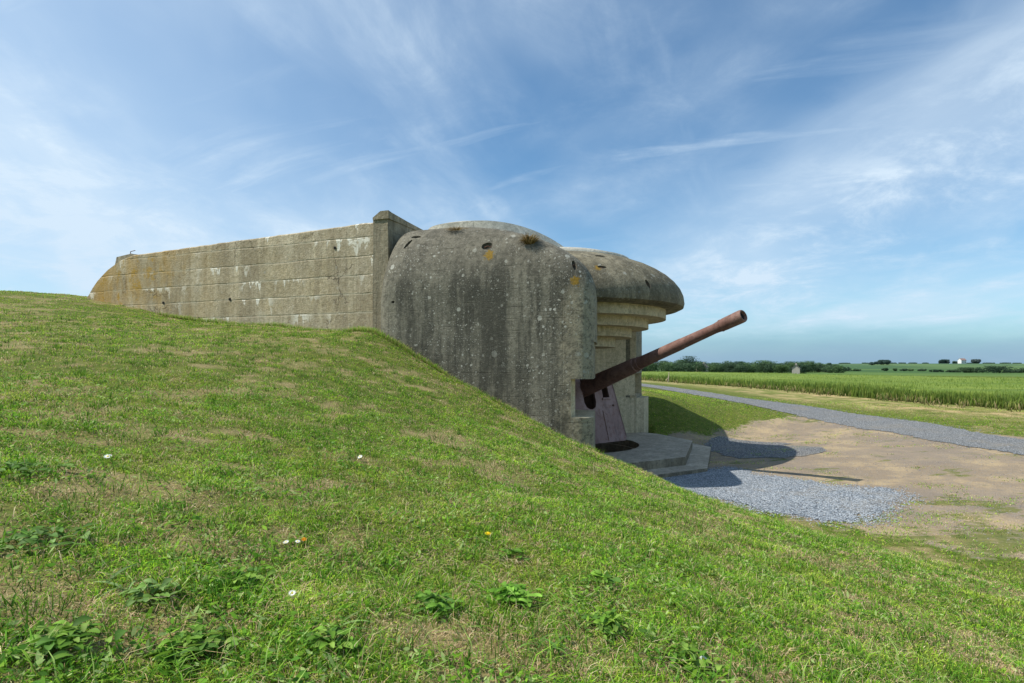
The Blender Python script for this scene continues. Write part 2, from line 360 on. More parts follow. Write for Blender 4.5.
def smoothline(P, k=6):
    out = []; P = [Vector(p) for p in P]
    for i in range(len(P)-1):
        a = P[max(i-1,0)]; b = P[i]; c = P[i+1]; d = P[min(i+2,len(P)-1)]
        for j in range(k):
            t = j/k; out.append(.5*((2*b)+(c-a)*t+(2*a-5*b+4*c-d)*t*t+(3*b-a-3*c+d)*t**3))
    return out+[P[-1]]
PATHP = [tuple(p) for p in offs(smoothline(PATHC), 2.6)]
def dryness(x, y):
    p = fbm(x*1.3,y*1.7,63); p2 = fbm(x*4.5,y*4.5,64)
    d = .17+.50*sst(.50,.68,p+.45*(p2-.5))+.35*sst(.58,.70,p2)
    return np.clip(d*(1-.6*sst(4,8,x)*sst(21,24,y)), 0, .9)
dsd = polysd(GX, GY, DIRT); fsd = polysd(GX, GY, FIELD); psd = polysd(GX, GY, PATHP)
nz = fbm(GX*.55, GY*.55, 21)-.5
dirtm = sst(-1.1, 1.1, dsd+2.6*nz)*(1-sst(.3,.8,GB))
# straw margin between the path and the crop
strawm = sst(1.0,-.5,fsd)*sst(-9,-4,fsd+3*nz)*sst(-9,-5.5,fsd)
farm = sst(150,200,np.hypot(GX,GY)); fieldm = sst(-.3,.6,fsd)
cols = np.stack([dirtm, strawm, np.maximum(farm,fieldm), np.ones_like(dirtm)], -1).reshape(-1,4)
ny, nx = GX.shape; V = np.stack([GX,GY,GZ],-1).reshape(-1,3)
I = (np.arange(ny-1)[:,None]*nx+np.arange(nx-1)[None]).ravel()
loops = np.stack([I,I+1,I+nx+1,I+nx],1).ravel()
gm = np_mesh('ground', V, loops, np.full(len(I),4), cols)
da = gm.attributes.new('dry', 'FLOAT', 'POINT'); da.data.foreach_set('value', dryness(GX,GY).astype(np.float32).ravel())
m_ground, n = mat('turf_and_earth')
P = n.node('ShaderNodeTexCoord').outputs['Object']; A = n.node('ShaderNodeAttribute', attribute_name='Col').outputs['Color']
mk = n.node('ShaderNodeSeparateColor', {0: A}).outputs; X, Y, Z = n.xyz(P)
a1 = n.noise(P, .9, 5, .65); a2 = n.noise(P, 5, 5, .65); a3 = n.noise(P, 38, 4, .7)
grass = n.mix(n.ss(a2,.3,.7), (.07,.115,.014), (.17,.175,.04)); dry = n.node('ShaderNodeAttribute', attribute_name='dry').outputs['Fac']; grass = n.mix(n.ss(n.m('ADD', dry, n.m('MULTIPLY', n.m('SUBTRACT', a3, .5), .8)), .3,.95,0,.8), grass, n.mix(a2, (.42,.31,.175), (.27,.22,.09)))
grass = n.mix(n.ss(a3,.4,.7,0,.6), grass, (.07,.085,.02))
soil = n.mix(n.ss(a1,.38,.6), (.45,.34,.20), (.29,.225,.155)); soil = n.mix(n.ss(a2,.45,.7,0,.65), soil, (.28,.235,.18))
soil = n.mix(n.ss(n.noise(n.scale(P,(1,1,1),(9,4,0)), .45, 4, .6),.46,.60,0,.6), soil, (.25,.205,.165))
peb = n.vor(P, 30); pc = n.vor(P, 30, 'Color'); pcr = n.xyz(pc)
soil = n.mix(n.m('MULTIPLY', n.ss(pcr[0],.45,.6,0,.7), n.ss(peb,.4,.2)), soil, n.mix(pcr[1], (.20,.20,.22), (.46,.42,.37)))
soil = n.mix(n.ss(a3,.4,.7,0,.4), soil, (.12,.10,.075))
gpatch = n.ss(n.m('ADD', n.noise(n.scale(P,(.8,1.6,1)), .7, 6, .7), n.ss(Y, 14, 8, 0, .13)), .57, .64)                 # turf creeping into the earth
dm = n.ss(n.m('ADD', mk[0], n.m('MULTIPLY', n.m('SUBTRACT', a2, .5), .9)), .38, .62)
dm = n.m('MULTIPLY', dm, n.m('SUBTRACT', 1, n.m('MULTIPLY', gpatch, .85)))
straw = n.mix(n.ss(n.noise(n.scale(P,(1,1,1),(3,3,0)), .5, 6, .7),.4,.6), (.46,.34,.17), (.20,.22,.055)); straw = n.mix(n.ss(a3,.45,.7,0,.5), straw, (.14,.13,.045))
col = n.mix(n.m('MULTIPLY', mk[1], n.ss(a1,.34,.56)), grass, straw); col = n.mix(dm, col, soil)
# distant farmland in strips
str_ = n.noise(n.scale(P,(1,1,1),(0,0,0),(0,0,.35)), .004, 2, .5)
far = n.mix(n.ss(str_,.44,.5), (.055,.115,.03), (.10,.165,.04)); far = n.mix(n.ss(n.noise(n.scale(P,(.35,1,1)), .012, 3, .6), .5,.56,0,.5), far, (.045,.085,.04))
far = n.mix(n.ss(Y, 300, 1400, 0, .16), far, (.16,.25,.30))  # distance haze mixed into the farmland colour
col = n.mix(mk[2], col, far)
finish(n, col, .95, n.m('ADD', n.m('MULTIPLY',a2,.6), n.m('ADD', n.m('MULTIPLY',a3,.4), n.m('MULTIPLY', n.m('MULTIPLY', n.m('SUBTRACT', .6, peb), dm), .7))), .8, .03, spec=.1)
g = link('ground', gm, m_ground, smooth=True); g['kind'] = 'structure'

# ------------------------------------------------------------------ sheets: path and gravel
def sheet(name, poly, lift, mt, step=.3, wob=.25, wsc=.9, seed=0, bound=None):
    P = [Vector(p) for p in poly]; out = []
    for i in range(len(P)):
        a = P[i]; b = P[(i+1)%len(P)]; k = max(1, int((b-a).length/.07)); q = Vector((-(b-a).y,(b-a).x)).normalized()
        for j in range(k):
            p = a.lerp(b, j/k)
            o = (float(fbm(p.x*wsc,p.y*wsc,seed))-.5)*2*wob+(float(fbm(p.x*6,p.y*6,seed+3))-.5)*.28+(random.random()-.5)*.06
            out.append(p+q*o)
    xs = [p.x for p in out]; ys = [p.y for p in out]
    IX, IY = np.meshgrid(np.arange(min(xs),max(xs),step), np.arange(min(ys),max(ys),step)); IX = IX.ravel(); IY = IY.ravel()
    ok = polysd(IX, IY, [tuple(p) for p in out]) > .1
    pts = out+[Vector((float(x),float(y))) for x, y in zip(IX[ok], IY[ok])]
    r = delaunay_2d_cdt(pts, [], [list(range(len(out)))], 1, 1e-5)
    vx = np.array([v.x for v in r[0]]); vy = np.array([v.y for v in r[0]]); z = interp(vx, vy)+lift
    me = bpy.data.meshes.new(name); me.from_pydata([(float(a),float(b),float(c)) for a,b,c in zip(vx,vy,z)], [], [list(f) for f in r[2]]); me.update()
    if me.polygons and me.polygons[0].normal.z < 0: me.flip_normals()
    o = link(name, me, mt, smooth=True); o['kind'] = 'structure'; return o, out
def gravelmat(name, ca_, cb_, sc):
    m, n = mat(name); P = n.node('ShaderNodeTexCoord').outputs['Object']
    v = n.vor(P, sc); c = n.xyz(n.vor(P, sc, 'Color')); b = n.noise(P, .8, 5, .6); f = n.noise(P, 60, 2)
    col = n.mix(c[0], ca_, cb_); col = n.mix(n.ss(c[1], .82, .9, 0, .8), col, (.50,.49,.47)); col = n.mix(n.ss(v, .35, .62, 0, .8), col, [x*.3 for x in ca_])
    col = n.mix(n.ss(b, .5, .72, 0, .5), col, (.30,.26,.20))
    finish(n, col, .9, n.m('ADD', n.m('SUBTRACT', 1, v), n.m('MULTIPLY', f, .2)), 1., .04, spec=.2); return m
m_grav = gravelmat('blue_grey_gravel', (.20,.235,.27), (.42,.45,.48), 24)
m_path = gravelmat('worn_path_gravel', (.24,.25,.255), (.42,.42,.41), 30)
GP = [(3.6,14.5),(3.6,13.2),(4.4,12.35),(5.15,11.3),(5.75,10.55),(6.45,10.45),(7.1,11.1),(8.0,11.9),(8.7,12.5),(8.8,13.1),(7.8,13.5),(7.2,14.2),(6.6,15.3),(6.3,16.6),(5.2,16.0)]
sheet('gravel_patch', GP, .016, m_grav, seed=31, wob=.5, wsc=1.5)
sheet('gravel_strip', [(7.2,18.0),(8.4,17.6),(9.6,18.0),(10.4,19.2),(9.8,20.3),(10.6,21.8),(9.6,22.8),(8.6,23.2),(7.4,22.4),(7.0,20.2)], .012, gravelmat('thin_gravel', (.17,.18,.185), (.34,.33,.32), 22), seed=41, wob=.45)
sheet('path', PATHP, .02, m_path, step=.5, seed=51, wob=.4, wsc=.6)
# loose stones (stuff)
def stones(name, N, sampler, c0, c1, smin, smax, lift=.012):
    x, y = sampler(N); N = len(x); z = interp(x, y)+lift
    base = np.array([(1,0,0),(0,1,0),(-1,0,0),(0,-1,0),(0,0,.8),(0,0,-.5)], float)
    fc = np.array([(0,1,4),(1,2,4),(2,3,4),(3,0,4),(1,0,5),(2,1,5),(3,2,5),(0,3,5)])
    s = rng.uniform(smin, smax, N); a = rng.uniform(0, 6.28, N)
    b = base[None]*(1+rng.uniform(-.35,.35,(N,6,3)))*s[:,None,None]*np.array([1,.75,.6])
    bx = b[...,0]*np.cos(a)[:,None]-b[...,1]*np.sin(a)[:,None]; by = b[...,0]*np.sin(a)[:,None]+b[...,1]*np.cos(a)[:,None]
    v = np.stack([bx+x[:,None], by+y[:,None], b[...,2]+z[:,None]], -1).reshape(-1,3)
    L = (fc[None]+6*np.arange(N)[:,None,None]).ravel()
    t = rng.uniform(0,1,N)[:,None]; c = np.array(c0)*(1-t)+np.array(c1)*t; c = np.c_[c, np.ones(N)]; c = np.repeat(c, 6, 0)
    m = bpy.data.materials.get('stone_chips') or leafmat('stone_chips', 0, .9)
    return tag(link(name, np_mesh(name, v, L, np.full(N*8,3), c), m), kind='stuff')
def in_poly(poly, lo=-.12):
    P = np.array(poly)
    def f(N):
        x = rng.uniform(P[:,0].min()-.4, P[:,0].max()+.4, N*2); y = rng.uniform(P[:,1].min()-.4, P[:,1].max()+.4, N*2)
        d = polysd(x, y, poly)+(fbm(x*.9,y*.9,31)-.5)*.6+rng.normal(0,.22,len(x)); k = d > lo; return x[k][:N], y[k][:N]
    return f
o = stones('gravel', 30000, in_poly(GP), (.20,.23,.26), (.50,.53,.56), .008, .024); tag(o, 'blue grey crushed stone lying loose over the gravel patch by the gun apron', 'gravel')
def dsam(N):
    x = rng.uniform(4,18,N*2); y = rng.uniform(8,26,N*2); k = (polysd(x,y,DIRT)>0)&(fbm(x*.6,y*.6,77)>rng.uniform(.35,.65,len(x))); return x[k][:N], y[k][:N]
o = stones('pebbles', 14000, dsam, (.16,.16,.17), (.45,.41,.36), .006, .02, .002); tag(o, 'grey and tan pebbles strewn over the bare trodden earth', 'pebbles')
def psam(N):
    x, y = in_poly([p for p in PATHP], -.35)(N*3); k = y < 34; return x[k][:N], y[k][:N]
o = stones('path_grit', 14000, psam, (.15,.16,.17), (.42,.43,.44), .012, .03, .02); tag(o, 'grey grit scattered along the worn gravel path', 'grit')

# ------------------------------------------------------------------ grass
APR = [tuple((CM @ Vector((u,v,0))).xy) for u, v in [(2.0,-4.4),(2.8,-3.8),(4.2,-2.1),(4.2,2.35),(2.9,4.1),(1.6,5.4),(1.4,6.2),(-1,6.2),(-1,-4.4)]]
FLOORB = [(-4.0,-6.1),(1.6,-6.1),(1.6,6.1),(-4,6.1)]
def blocked(x, y):
    u, v = toL(x, y)
    b = (u > -16.8)&(u < -3.8)&(np.abs(v) < 5.23)
    b |= (u >= -3.95)&(u < 1.56)&(np.abs(v) < 6.02)
    b |= (u > 0)&(u < 4.1)&(np.abs(v) < 5)&(np.abs(v)+u < 6.2)
    return b
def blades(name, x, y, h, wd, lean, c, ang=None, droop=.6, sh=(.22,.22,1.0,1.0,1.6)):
    N = len(x); z = interp(x, y)-.004; a = rng.uniform(0,2*pi,N) if ang is None else ang
    f = rng.uniform(0,2*pi,N)                                  # facing of the blade
    sx = np.cos(f)*wd*.5; sy = np.sin(f)*wd*.5; lx = np.cos(a)*lean; ly = np.sin(a)*lean
    m_ = np.stack([x+lx*.35*h, y+ly*.35*h, z+h*.6], -1); t_ = np.stack([x+lx*h, y+ly*h, z+h*(1-droop*np.clip(lean,0,1.6)*.45)], -1)
    sd = np.stack([sx,sy,np.zeros(N)], -1); b_ = np.stack([x,y,z], -1)
    v = np.stack([b_-sd, b_+sd, m_+sd*.85, m_-sd*.85, t_], 1).reshape(-1,3)
    k = 5*np.arange(N)[:,None]; q = k+np.array([[0,1,2,3]]); t = k+np.array([[3,2,4]])
    L = np.concatenate([q,t],1).ravel(); sz = np.tile([4,3], N)
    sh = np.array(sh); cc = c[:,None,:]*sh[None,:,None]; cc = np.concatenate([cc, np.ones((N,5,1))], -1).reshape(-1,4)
    return np_mesh(name, v, L, sz, cc)
def wedge(N, d0, d1, a0, a1, p):
    t = rng.uniform(0,1,N); e = 2-p; d = (d0**e+(d1**e-d0**e)*t)**(1/e); a = rng.uniform(a0, a1, N); return np.sin(a)*d, np.cos(a)*d, d
m_grass = leafmat('grass_blades', .4, .7, .12)
GREENS = np.array([(.145,.275,.018),(.085,.20,.014),(.22,.34,.022),(.035,.10,.010),(.28,.37,.05),(.11,.23,.035)])
STRAWS = np.array([(.52,.38,.22),(.42,.30,.16),(.60,.49,.31),(.34,.24,.12)])
def turf_cols(x, y, dry):
    N = len(x); c = GREENS[rng.integers(0,len(GREENS),N)].copy()
    pt = fbm(x*.8,y*.8,61)[:,None]; c = c*(1-.45*sst(.45,.7,pt))+np.array((.27,.28,.06))*.45*sst(.45,.7,pt)
    c *= (.95+1.7*fbm(x*2.2,y*2.2,62)*(.6+.8*fbm(x*.5,y*.5,65)))[:,None]*np.array([1.2,1.2,1.])
    k = rng.uniform(0,1,N) < dry; c[k] = STRAWS[rng.integers(0,len(STRAWS),k.sum())]*rng.uniform(1.0,1.8,(k.sum(),1)); return c
def put_turf(name, N, d0, d1, a0, a1, p, hs, ws, label):
    x, y, d = wedge(N, d0, d1, a0, a1, p); z, bk = height(x, y)
    dr = polysd(x,y,DIRT)+2.6*(fbm(x*.55,y*.55,21)-.5); ps = polysd(x,y,PATHP); fs = polysd(x,y,FIELD); gs = polysd(x,y,GP)
    clump = fbm(x*3.2,y*3.2,66); dry = dryness(x,y)
    strawz = sst(-9,-5,fs)
    dry = np.maximum(dry, strawz*np.clip(sst(.36,.6,fbm(x*.5,y*.5,67)),.3,.9))
    creep = sst(.55,.65,fbm(x*.8+3,y*1.5,68)+.12*sst(14,8,y))*(fs<0)
    keep = rng.uniform(0,1,N) < np.clip(.40+1.1*clump-.42*dry, .2, 1)
    earth = (dr > rng.normal(.15,.35,N))&(bk<.5)
    keep &= ~(earth & (rng.uniform(0,1,N) > creep*.8))
    keep &= ~((ps > -.15+rng.normal(0,.12,N))|(fs > 0)|(gs > -.1)|blocked(x,y))
    x = x[keep]; y = y[keep]; d = d[keep]; dry = dry[keep]; cl = clump[keep]; M = len(x)
    h = hs*rng.uniform(.45,1.35,M)*(.6+.9*cl)*(1-.5*dry); wd = (ws+.00042*d)*rng.uniform(.7,1.4,M)
    lean = np.abs(rng.normal(1.0,.6,M)); ang = rng.uniform(0,2*pi,M)
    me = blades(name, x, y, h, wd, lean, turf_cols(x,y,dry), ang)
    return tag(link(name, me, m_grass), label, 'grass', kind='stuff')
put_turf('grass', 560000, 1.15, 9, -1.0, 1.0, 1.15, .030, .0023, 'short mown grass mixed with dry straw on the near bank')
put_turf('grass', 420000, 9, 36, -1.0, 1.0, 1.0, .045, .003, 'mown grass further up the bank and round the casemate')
# taller uneven tufts, sprinkled
def tufts(name, N, d0, d1, per, hs, ws, col, label, spread=.05, a0=-1., a1=1., cond=None, leanm=.6):
    x, y, d = wedge(N, d0, d1, a0, a1, 1.1); z, bk = height(x, y)
    k = ((bk > .5)|(cond is not None))&~blocked(x,y)
    if cond is not None: k &= cond(x,y)
    x = x[k]; y = y[k]; M = len(x); X = np.repeat(x,per)+rng.normal(0,spread,M*per); Y = np.repeat(y,per)+rng.normal(0,spread,M*per)
    h = hs*rng.uniform(.5,1.4,M*per); lean = np.abs(rng.normal(leanm,.4,M*per)); ang = np.arctan2(Y-np.repeat(y,per), X-np.repeat(x,per))+rng.normal(0,.5,M*per)
    c = np.array(col)[rng.integers(0,len(col),M*per)]*rng.uniform(1.1,1.9,(M*per,1))
    return tag(link(name, blades(name, X, Y, h, (ws+.0002*np.hypot(X,Y))*rng.uniform(.7,1.3,M*per), lean, c, ang), m_grass), label, 'grass', kind='stuff')
tufts('grass_tufts', 5200, 1.2, 20, 15, .07, .0036, [(.08,.19,.015),(.13,.25,.02),(.05,.14,.015)], 'taller dark green tufts standing out of the mown bank', .035)
tufts('dry_grass', 3600, 1.2, 20, 14, .06, .002, STRAWS, 'flattened straw coloured clippings caught in the turf', .05, leanm=1.5)
def near_wall(x, y):
    u, v = toL(x, y); a = (u>-17)&(u<-4.7)&(np.abs(v+5.25)<.28); b_ = (u>-4.9)&(u<1.9)&(v>-6.4)&(v<-5.9)
    c_ = (np.abs(polysd(x,y,APR)) < .25); return a|b_
tufts('wall_foot_grass', 90000, 11, 22, 6, .13, .004, [(.12,.24,.02),(.19,.32,.03),(.34,.28,.12)], 'longer unmown grass along the foot of the casemate wall', .05, cond=near_wall, leanm=.6)
tufts('coarse_grass', 1500, 1.15, 9, 5, .11, .0052, [(.10,.22,.02),(.16,.28,.03),(.22,.31,.08)], 'coarse broad grass blades lying flat across the near turf', .07, leanm=1.5)
tufts('seed_stalks', 150, 1.2, 9, 2, .15, .0018, STRAWS, 'thin straw coloured seed stalks poking out of the turf', .03, leanm=.4)
# broad clover-like leaves as ground cover
def clover(N):
    x, y, d = wedge(N, 1.15, 9, -1., 1., 1.2); k = (height(x,y)[1] > .5)&(fbm(x*2.6,y*2.6,71)+rng.normal(0,.07,N) > .55)&~blocked(x,y); x = x[k]; y = y[k]; N = len(x)
    z = interp(x,y)+rng.uniform(.012,.04,N); s = rng.uniform(.004,.012,N); a = rng.uniform(0,6.28,N); e = rng.uniform(1.2,2.3,N)
    ring = np.array([(0,-1),(.55,-.35),(.6,.3),(0,1),(-.6,.3),(-.55,-.35)])
    lx = ring[:,0][None]*s[:,None]; ly = ring[:,1][None]*(s*e)[:,None]
    X = x[:,None]+lx*np.cos(a)[:,None]-ly*np.sin(a)[:,None]; Y = y[:,None]+lx*np.sin(a)[:,None]+ly*np.cos(a)[:,None]
    Z = z[:,None]+ly*rng.normal(0,.5,(N,1))+lx*rng.normal(0,.5,(N,1))
    v = np.stack([X,Y,Z],-1).reshape(-1,3); c = np.array([(.11,.24,.02),(.17,.31,.025),(.07,.17,.02),(.27,.36,.12)])[rng.integers(0,4,N)]*rng.uniform(1.0,1.7,(N,1))
    c = np.repeat(np.c_[c,np.ones(N)],6,0)
    return tag(link('clover', np_mesh('clover', v, np.arange(N*6), np.full(N,6), c), m_grass), 'small broad clover leaves mixed through the near turf', 'clover', kind='stuff')
clover(90000)

# ------------------------------------------------------------------ weeds and flowers on the bank
m_leaf = leafmat('weed_leaf', .35, .6, .2)
def bank_pt(px, py):
    # walk the view ray down to the turf
    d = Vector(((px-CX)/F, 1, (HY-py)/F)); t = np.arange(.8, 30, .02); X = d.x*t; Y = t; Z = d.z*t; h = interp(X,Y); k = np.argmax(h > Z)
    return float(X[k]), float(Y[k]), float(h[k])
def weed(px, py, rad, nl, label, kind='broad', group=None, upright=.5, pal=None):
    x, y, z = bank_pt(px, py); rad *= .62; upright *= .8; root = empty('weed_plant', (x,y,z), random.uniform(0,6.28), label=label, cat='weed', group=group)
    pal = pal or [(.10,.21,.02),(.15,.28,.03),(.08,.17,.025),(.20,.31,.05)]
    V = []; Fc = []; C = []
    if kind == 'broad': nl = int(nl*2.6)
    for i in range(nl):
        a = i*2.4+random.uniform(-.4,.4); L = rad*random.uniform(.55,1.15); wd = L*(.30 if kind=='broad' else .085)*random.uniform(.8,1.2); up = upright*random.uniform(.5,1.3)
        ox, oy = random.gauss(0,rad*.28), random.gauss(0,rad*.28); c = Vector(random.choice(pal))*random.uniform(1.0,1.6); tw = random.uniform(-.5,.5)
        K = 6; b0 = len(V)
        zb = 0
        if kind == 'broad':
            L = random.uniform(.022,.05); L *= 1.1+rad*3.2; wd = L*random.uniform(.34,.5); ox, oy = random.gauss(0,rad*.62), random.gauss(0,rad*.62); zb = random.random()*.05*max(0,1-math.hypot(ox,oy)/rad/1.6); up = random.uniform(-.1,.9)
        for j in range(K+1):
            t = j/K; r = L*t; zz = .01+zb+L*(up*t-up*.85*t*t*1.1)+.008; ww = wd*math.sin(pi*min(.98,(t*.86+.07)))**(.8)*(1.0 if kind=='blade' else (1+.18*math.sin(t*19)))
            if kind=='blade': ww = wd*(1-t**2.2)*.9+.0006
            p = Vector((ox+cos(a)*r, oy+sin(a)*r, zz)); s = Vector((-sin(a),cos(a),tw*(1.4 if kind=='broad' else .6)))*ww*.5
            V += [p-s+Vector((0,0,.12*ww)), p-Vector((0,0,.08*ww)), p+s+Vector((0,0,.12*ww))]
            sh = .7+.4*t; C += [(*(c*sh),1), (*(c*sh*1.12),1), (*(c*sh),1)]
            if j: 
                q = b0+3*j; Fc += [(q-3,q-2,q+1,q),(q-2,q-1,q+2,q+1)]
    me = bpy.data.meshes.new('leaves'); me.from_pydata([tuple(v) for v in V], [], Fc); at_ = me.color_attributes.new('Col','FLOAT_COLOR','POINT')
    at_.data.foreach_set('color', np.array(C,np.float32).ravel()); link('leaves', me, m_leaf, root, True)
    return root
WG = 'weed plants growing in the bank'
weed(511,600,.15,46,'largest bright green leafy weed clump at the bottom centre of the bank','broad',WG,.75,[(.15,.31,.03),(.20,.38,.05),(.11,.24,.025)])
weed(432,612,.13,34,'dark green rosette of small oval leaves left of the largest weed clump','broad',WG,.45,[(.08,.18,.025),(.12,.24,.03)])
weed(606,632,.14,34,'spreading leafy weed right of the largest weed clump near the lower edge','broad',WG,.55)
weed(40,545,.22,30,'broad pale leaved dock weed at the left edge of the bank','broad',WG,.6,[(.10,.20,.03),(.18,.28,.08),(.08,.16,.03)])
weed(60,650,.16,36,'low dark leafy weed in the bottom left corner','broad',WG,.4)
weed(190,655,.17,40,'ragged leafy weed near the bottom edge left of centre','broad',WG,.45)
weed(150,600,.12,22,'pale grey green weed leaves beside the long bent grass blades','broad',WG,.5,[(.18,.28,.08),(.13,.24,.04)])
weed(512,560,.10,18,'small weed just below the yellow dandelion','broad',WG,.5)
weed(28,472,.30,26,'shadowy dark leaved weed high on the left edge of the bank','broad',WG,.5,[(.07,.15,.02),(.14,.24,.05)])
weed(245,585,.14,22,'low green weed between the daisies and the bent grass','broad',WG,.4)
weed(600,585,.12,22,'small clump of leaves uphill from the right hand weed','broad',WG,.4)
weed(690,668,.13,26,'leafy weed at the lower edge right of centre','broad',WG,.45)
weed(330,650,.12,24,'small leafy weed at the bottom edge left of the oval rosette','broad',WG,.4)
weed(105,590,.36,7,'spray of long pale grass blades arching over the left turf','blade',None,.55,[(.13,.24,.03),(.20,.30,.10)])
weed(345,635,.24,9,'fan of thin long grass blades near the bottom left centre','blade',None,.7,[(.12,.22,.03),(.18,.28,.08)])
weed(545,650,.20,14,'upright bunch of long grass below the largest weed clump','blade',None,.9,[(.08,.18,.03),(.14,.25,.05)])
m_pet = plain('white_petal', (.82,.82,.78), .6, .05); m_yel = plain('yellow_petal', (.88,.66,.02), .6, .15); m_org = plain('orange_petal', (.88,.42,.02), .6, .15); m_stem = plain('green_stem', (.10,.18,.04), .7)
def flower(px, py, r, label, kind, group):
    x, y, z = bank_pt(px, py); nm = 'daisy' if kind=='white' else 'dandelion'
    root = empty(nm, (x,y,z-.01), 0, label=label, cat='flower', group=group); root.rotation_euler = (random.uniform(.25,.6), random.uniform(-.3,.3), random.uniform(-.5,.5)); r *= .95
    hgt = .055; b = bmesh.new(); tube(b,(0,0,0),(.004,.003,hgt),.0016,.0013,6); bm_obj('stem', b, m_stem, root)
    b = bmesh.new(); np_ = 16
    for lay in range(1 if kind=='white' else 3):
        rr = r*(1-.25*lay); off = lay*.2
        for i in range(np_):
            a = 2*pi*i/np_+off; wv = rr*.42*pi/np_*2.0; d = Vector((cos(a),sin(a),0)); s = Vector((-sin(a),cos(a),0)); c0 = Vector((.004,.003,hgt+.001*lay))
            tilt = .1+.5*lay*.3; pts = [c0+d*rr*.15-s*wv*.3, c0+d*rr*.15+s*wv*.3, c0+d*rr*.7+s*wv*.6+Vector((0,0,rr*tilt)), c0+d*rr+Vector((0,0,rr*tilt*.9)), c0+d*rr*.7-s*wv*.6+Vector((0,0,rr*tilt))]
            b.faces.new([b.verts.new(p) for p in pts])
    bm_obj('petals', b, {'white':m_pet,'yellow':m_yel,'orange':m_org}[kind], root, normals=False)
    if kind == 'white':
        b = bmesh.new(); bmesh.ops.create_uvsphere(b, u_segments=8, v_segments=5, radius=r*.3, matrix=Matrix.Translation((.004,.003,hgt+.001))@Matrix.Diagonal((1,1,.6,1))); bm_obj('flower_centre', b, m_yel, root, True)
    return root
FG = 'small flowers in the turf'
flower(487,540,.024,'yellow dandelion flower above the largest weed clump','yellow',FG)
flower(287,550,.018,'left white daisy of the little cluster on the left bank','white',FG)
flower(296,549,.016,'white daisy between the other daisy and the orange flower','white',FG)
flower(303,547,.018,'orange yellow flower beside the pair of white daisies','orange',FG)
flower(293,601,.018,'lone white daisy downhill of the daisy cluster','white',FG)
flower(361,461,.03,'white daisy alone on the upper middle of the bank','white',FG)
flower(699,667,.02,'white daisy near the bottom edge right of centre','white',FG)
flower(108,462,.03,'white daisy high on the left of the bank','white',FG)
flower(567,429,.05,'yellow dandelion at the foot of the casemate wall','yellow',FG)
flower(594,443,.06,'pale yellow dandelion on the bank edge in front of the gun pit','yellow',FG)

# ------------------------------------------------------------------ barley field
m_bar = leafmat('barley', .35, .6, .2)
def crop():
    xs = []; ys = []
    N = 420000; t = rng.uniform(0,1,N); d = 26*(150/26)**t; a = np.arctan(rng.uniform(.02,1.25,N)); x = d*np.sin(a); y = d*np.cos(a)
    fs = polysd(x,y,FIELD)+.9*(fbm(x*.6,y*.6,81)-.5)+rng.normal(0,.25,N); k = (fs > 0)&((fs < 3.5)|(rng.uniform(0,1,N) < .32)); x = x[k]; y = y[k]; fs = fs[k]; d = np.hypot(x,y)
    h = .76*rng.uniform(.6,1.15,len(x))*(.88+.25*fbm(x*.25,y*.25,82))*sst(-.6,.9,fs+.35); c = np.array([(.18,.26,.035),(.14,.22,.035),(.24,.29,.06),(.12,.19,.04)])[rng.integers(0,4,len(x))]
    c *= (.75+.5*fbm(x*.12,y*.3,83))[:,None]
    me = blades('barley', x, y, h, (.010+.0008*d)*rng.uniform(.7,1.3,len(x)), np.abs(rng.normal(.2,.14,len(x))), c, sh=(.7,.7,.95,.95,1.15))
    tag(link('barley', me, m_bar), 'tall green barley standing in the field beyond the path', 'barley crop', kind='stuff')
crop()
def margin():
    N = 60000; t = rng.uniform(0,1,N); d = 26*(90/26)**t; a = np.arctan(rng.uniform(.15,1.1,N)); x = d*np.sin(a); y = d*np.cos(a); fs = polysd(x,y,FIELD)
    k = (fs < .4)&(fs > -2.2*rng.uniform(0,1,N)**2-.2)&(fbm(x*.4,y*.4,87) > .42); x = x[k]; y = y[k]; M = len(x)
    c = np.array([(.36,.30,.12),(.24,.27,.06),(.42,.33,.17),(.15,.22,.04)])[rng.integers(0,4,M)]*rng.uniform(.7,1.2,(M,1))
    me = blades('margin_grass', x, y, rng.uniform(.12,.55,M), .012+.0007*np.hypot(x,y), np.abs(rng.normal(.4,.3,M)), c)
    tag(link('margin_grass', me, m_bar), 'ragged dry and green grasses along the edge of the barley', 'grass', kind='stuff')
margin()
# closed canopy of ears behind the first rows
fx = np.concatenate([np.arange(10,60,.5), np.arange(60,240,2.)]); fy = np.concatenate([np.arange(10,70,.5), np.arange(70,166,1.5)])
CXg, CYg = np.meshgrid(fx, fy); fs = polysd(CXg, CYg, FIELD)
CZ = interp(CXg.ravel(), CYg.ravel()).reshape(CXg.shape)+.64*sst(.7,2.2,fs)+.10*(fbm(CXg*.5,CYg*.5,84)-.5)+.05*(rng.uniform(0,1,CXg.shape)-.5)
ny, nx = CXg.shape; I = (np.arange(ny-1)[:,None]*nx+np.arange(nx-1)[None]); ok = (fs[:-1,:-1]>.8)&(fs[1:,1:]>.8)&(fs[1:,:-1]>.8)&(fs[:-1,1:]>.8); I = I[ok]
me = np_mesh('barley_canopy', np.stack([CXg,CYg,CZ],-1).reshape(-1,3), np.stack([I,I+1,I+nx+1,I+nx],1).ravel(), np.full(len(I),4))
m_can, n = mat('barley_heads'); P = n.node('ShaderNodeTexCoord').outputs['Object']
a = n.noise(n.scale(P,(.6,1,1)), .35, 5, .6); b = n.noise(P, 3.5, 4, .7); c = n.noise(n.scale(P,(.04,.5,1),(0,0,0),(0,0,.2)), 1., 3, .5)
col = n.mix(n.ss(a,.35,.65), (.13,.20,.03), (.19,.25,.045)); col = n.mix(n.ss(b,.4,.7,0,.5), col, (.26,.29,.07)); col = n.mix(n.ss(c,.5,.6,0,.4), col, (.08,.14,.035))
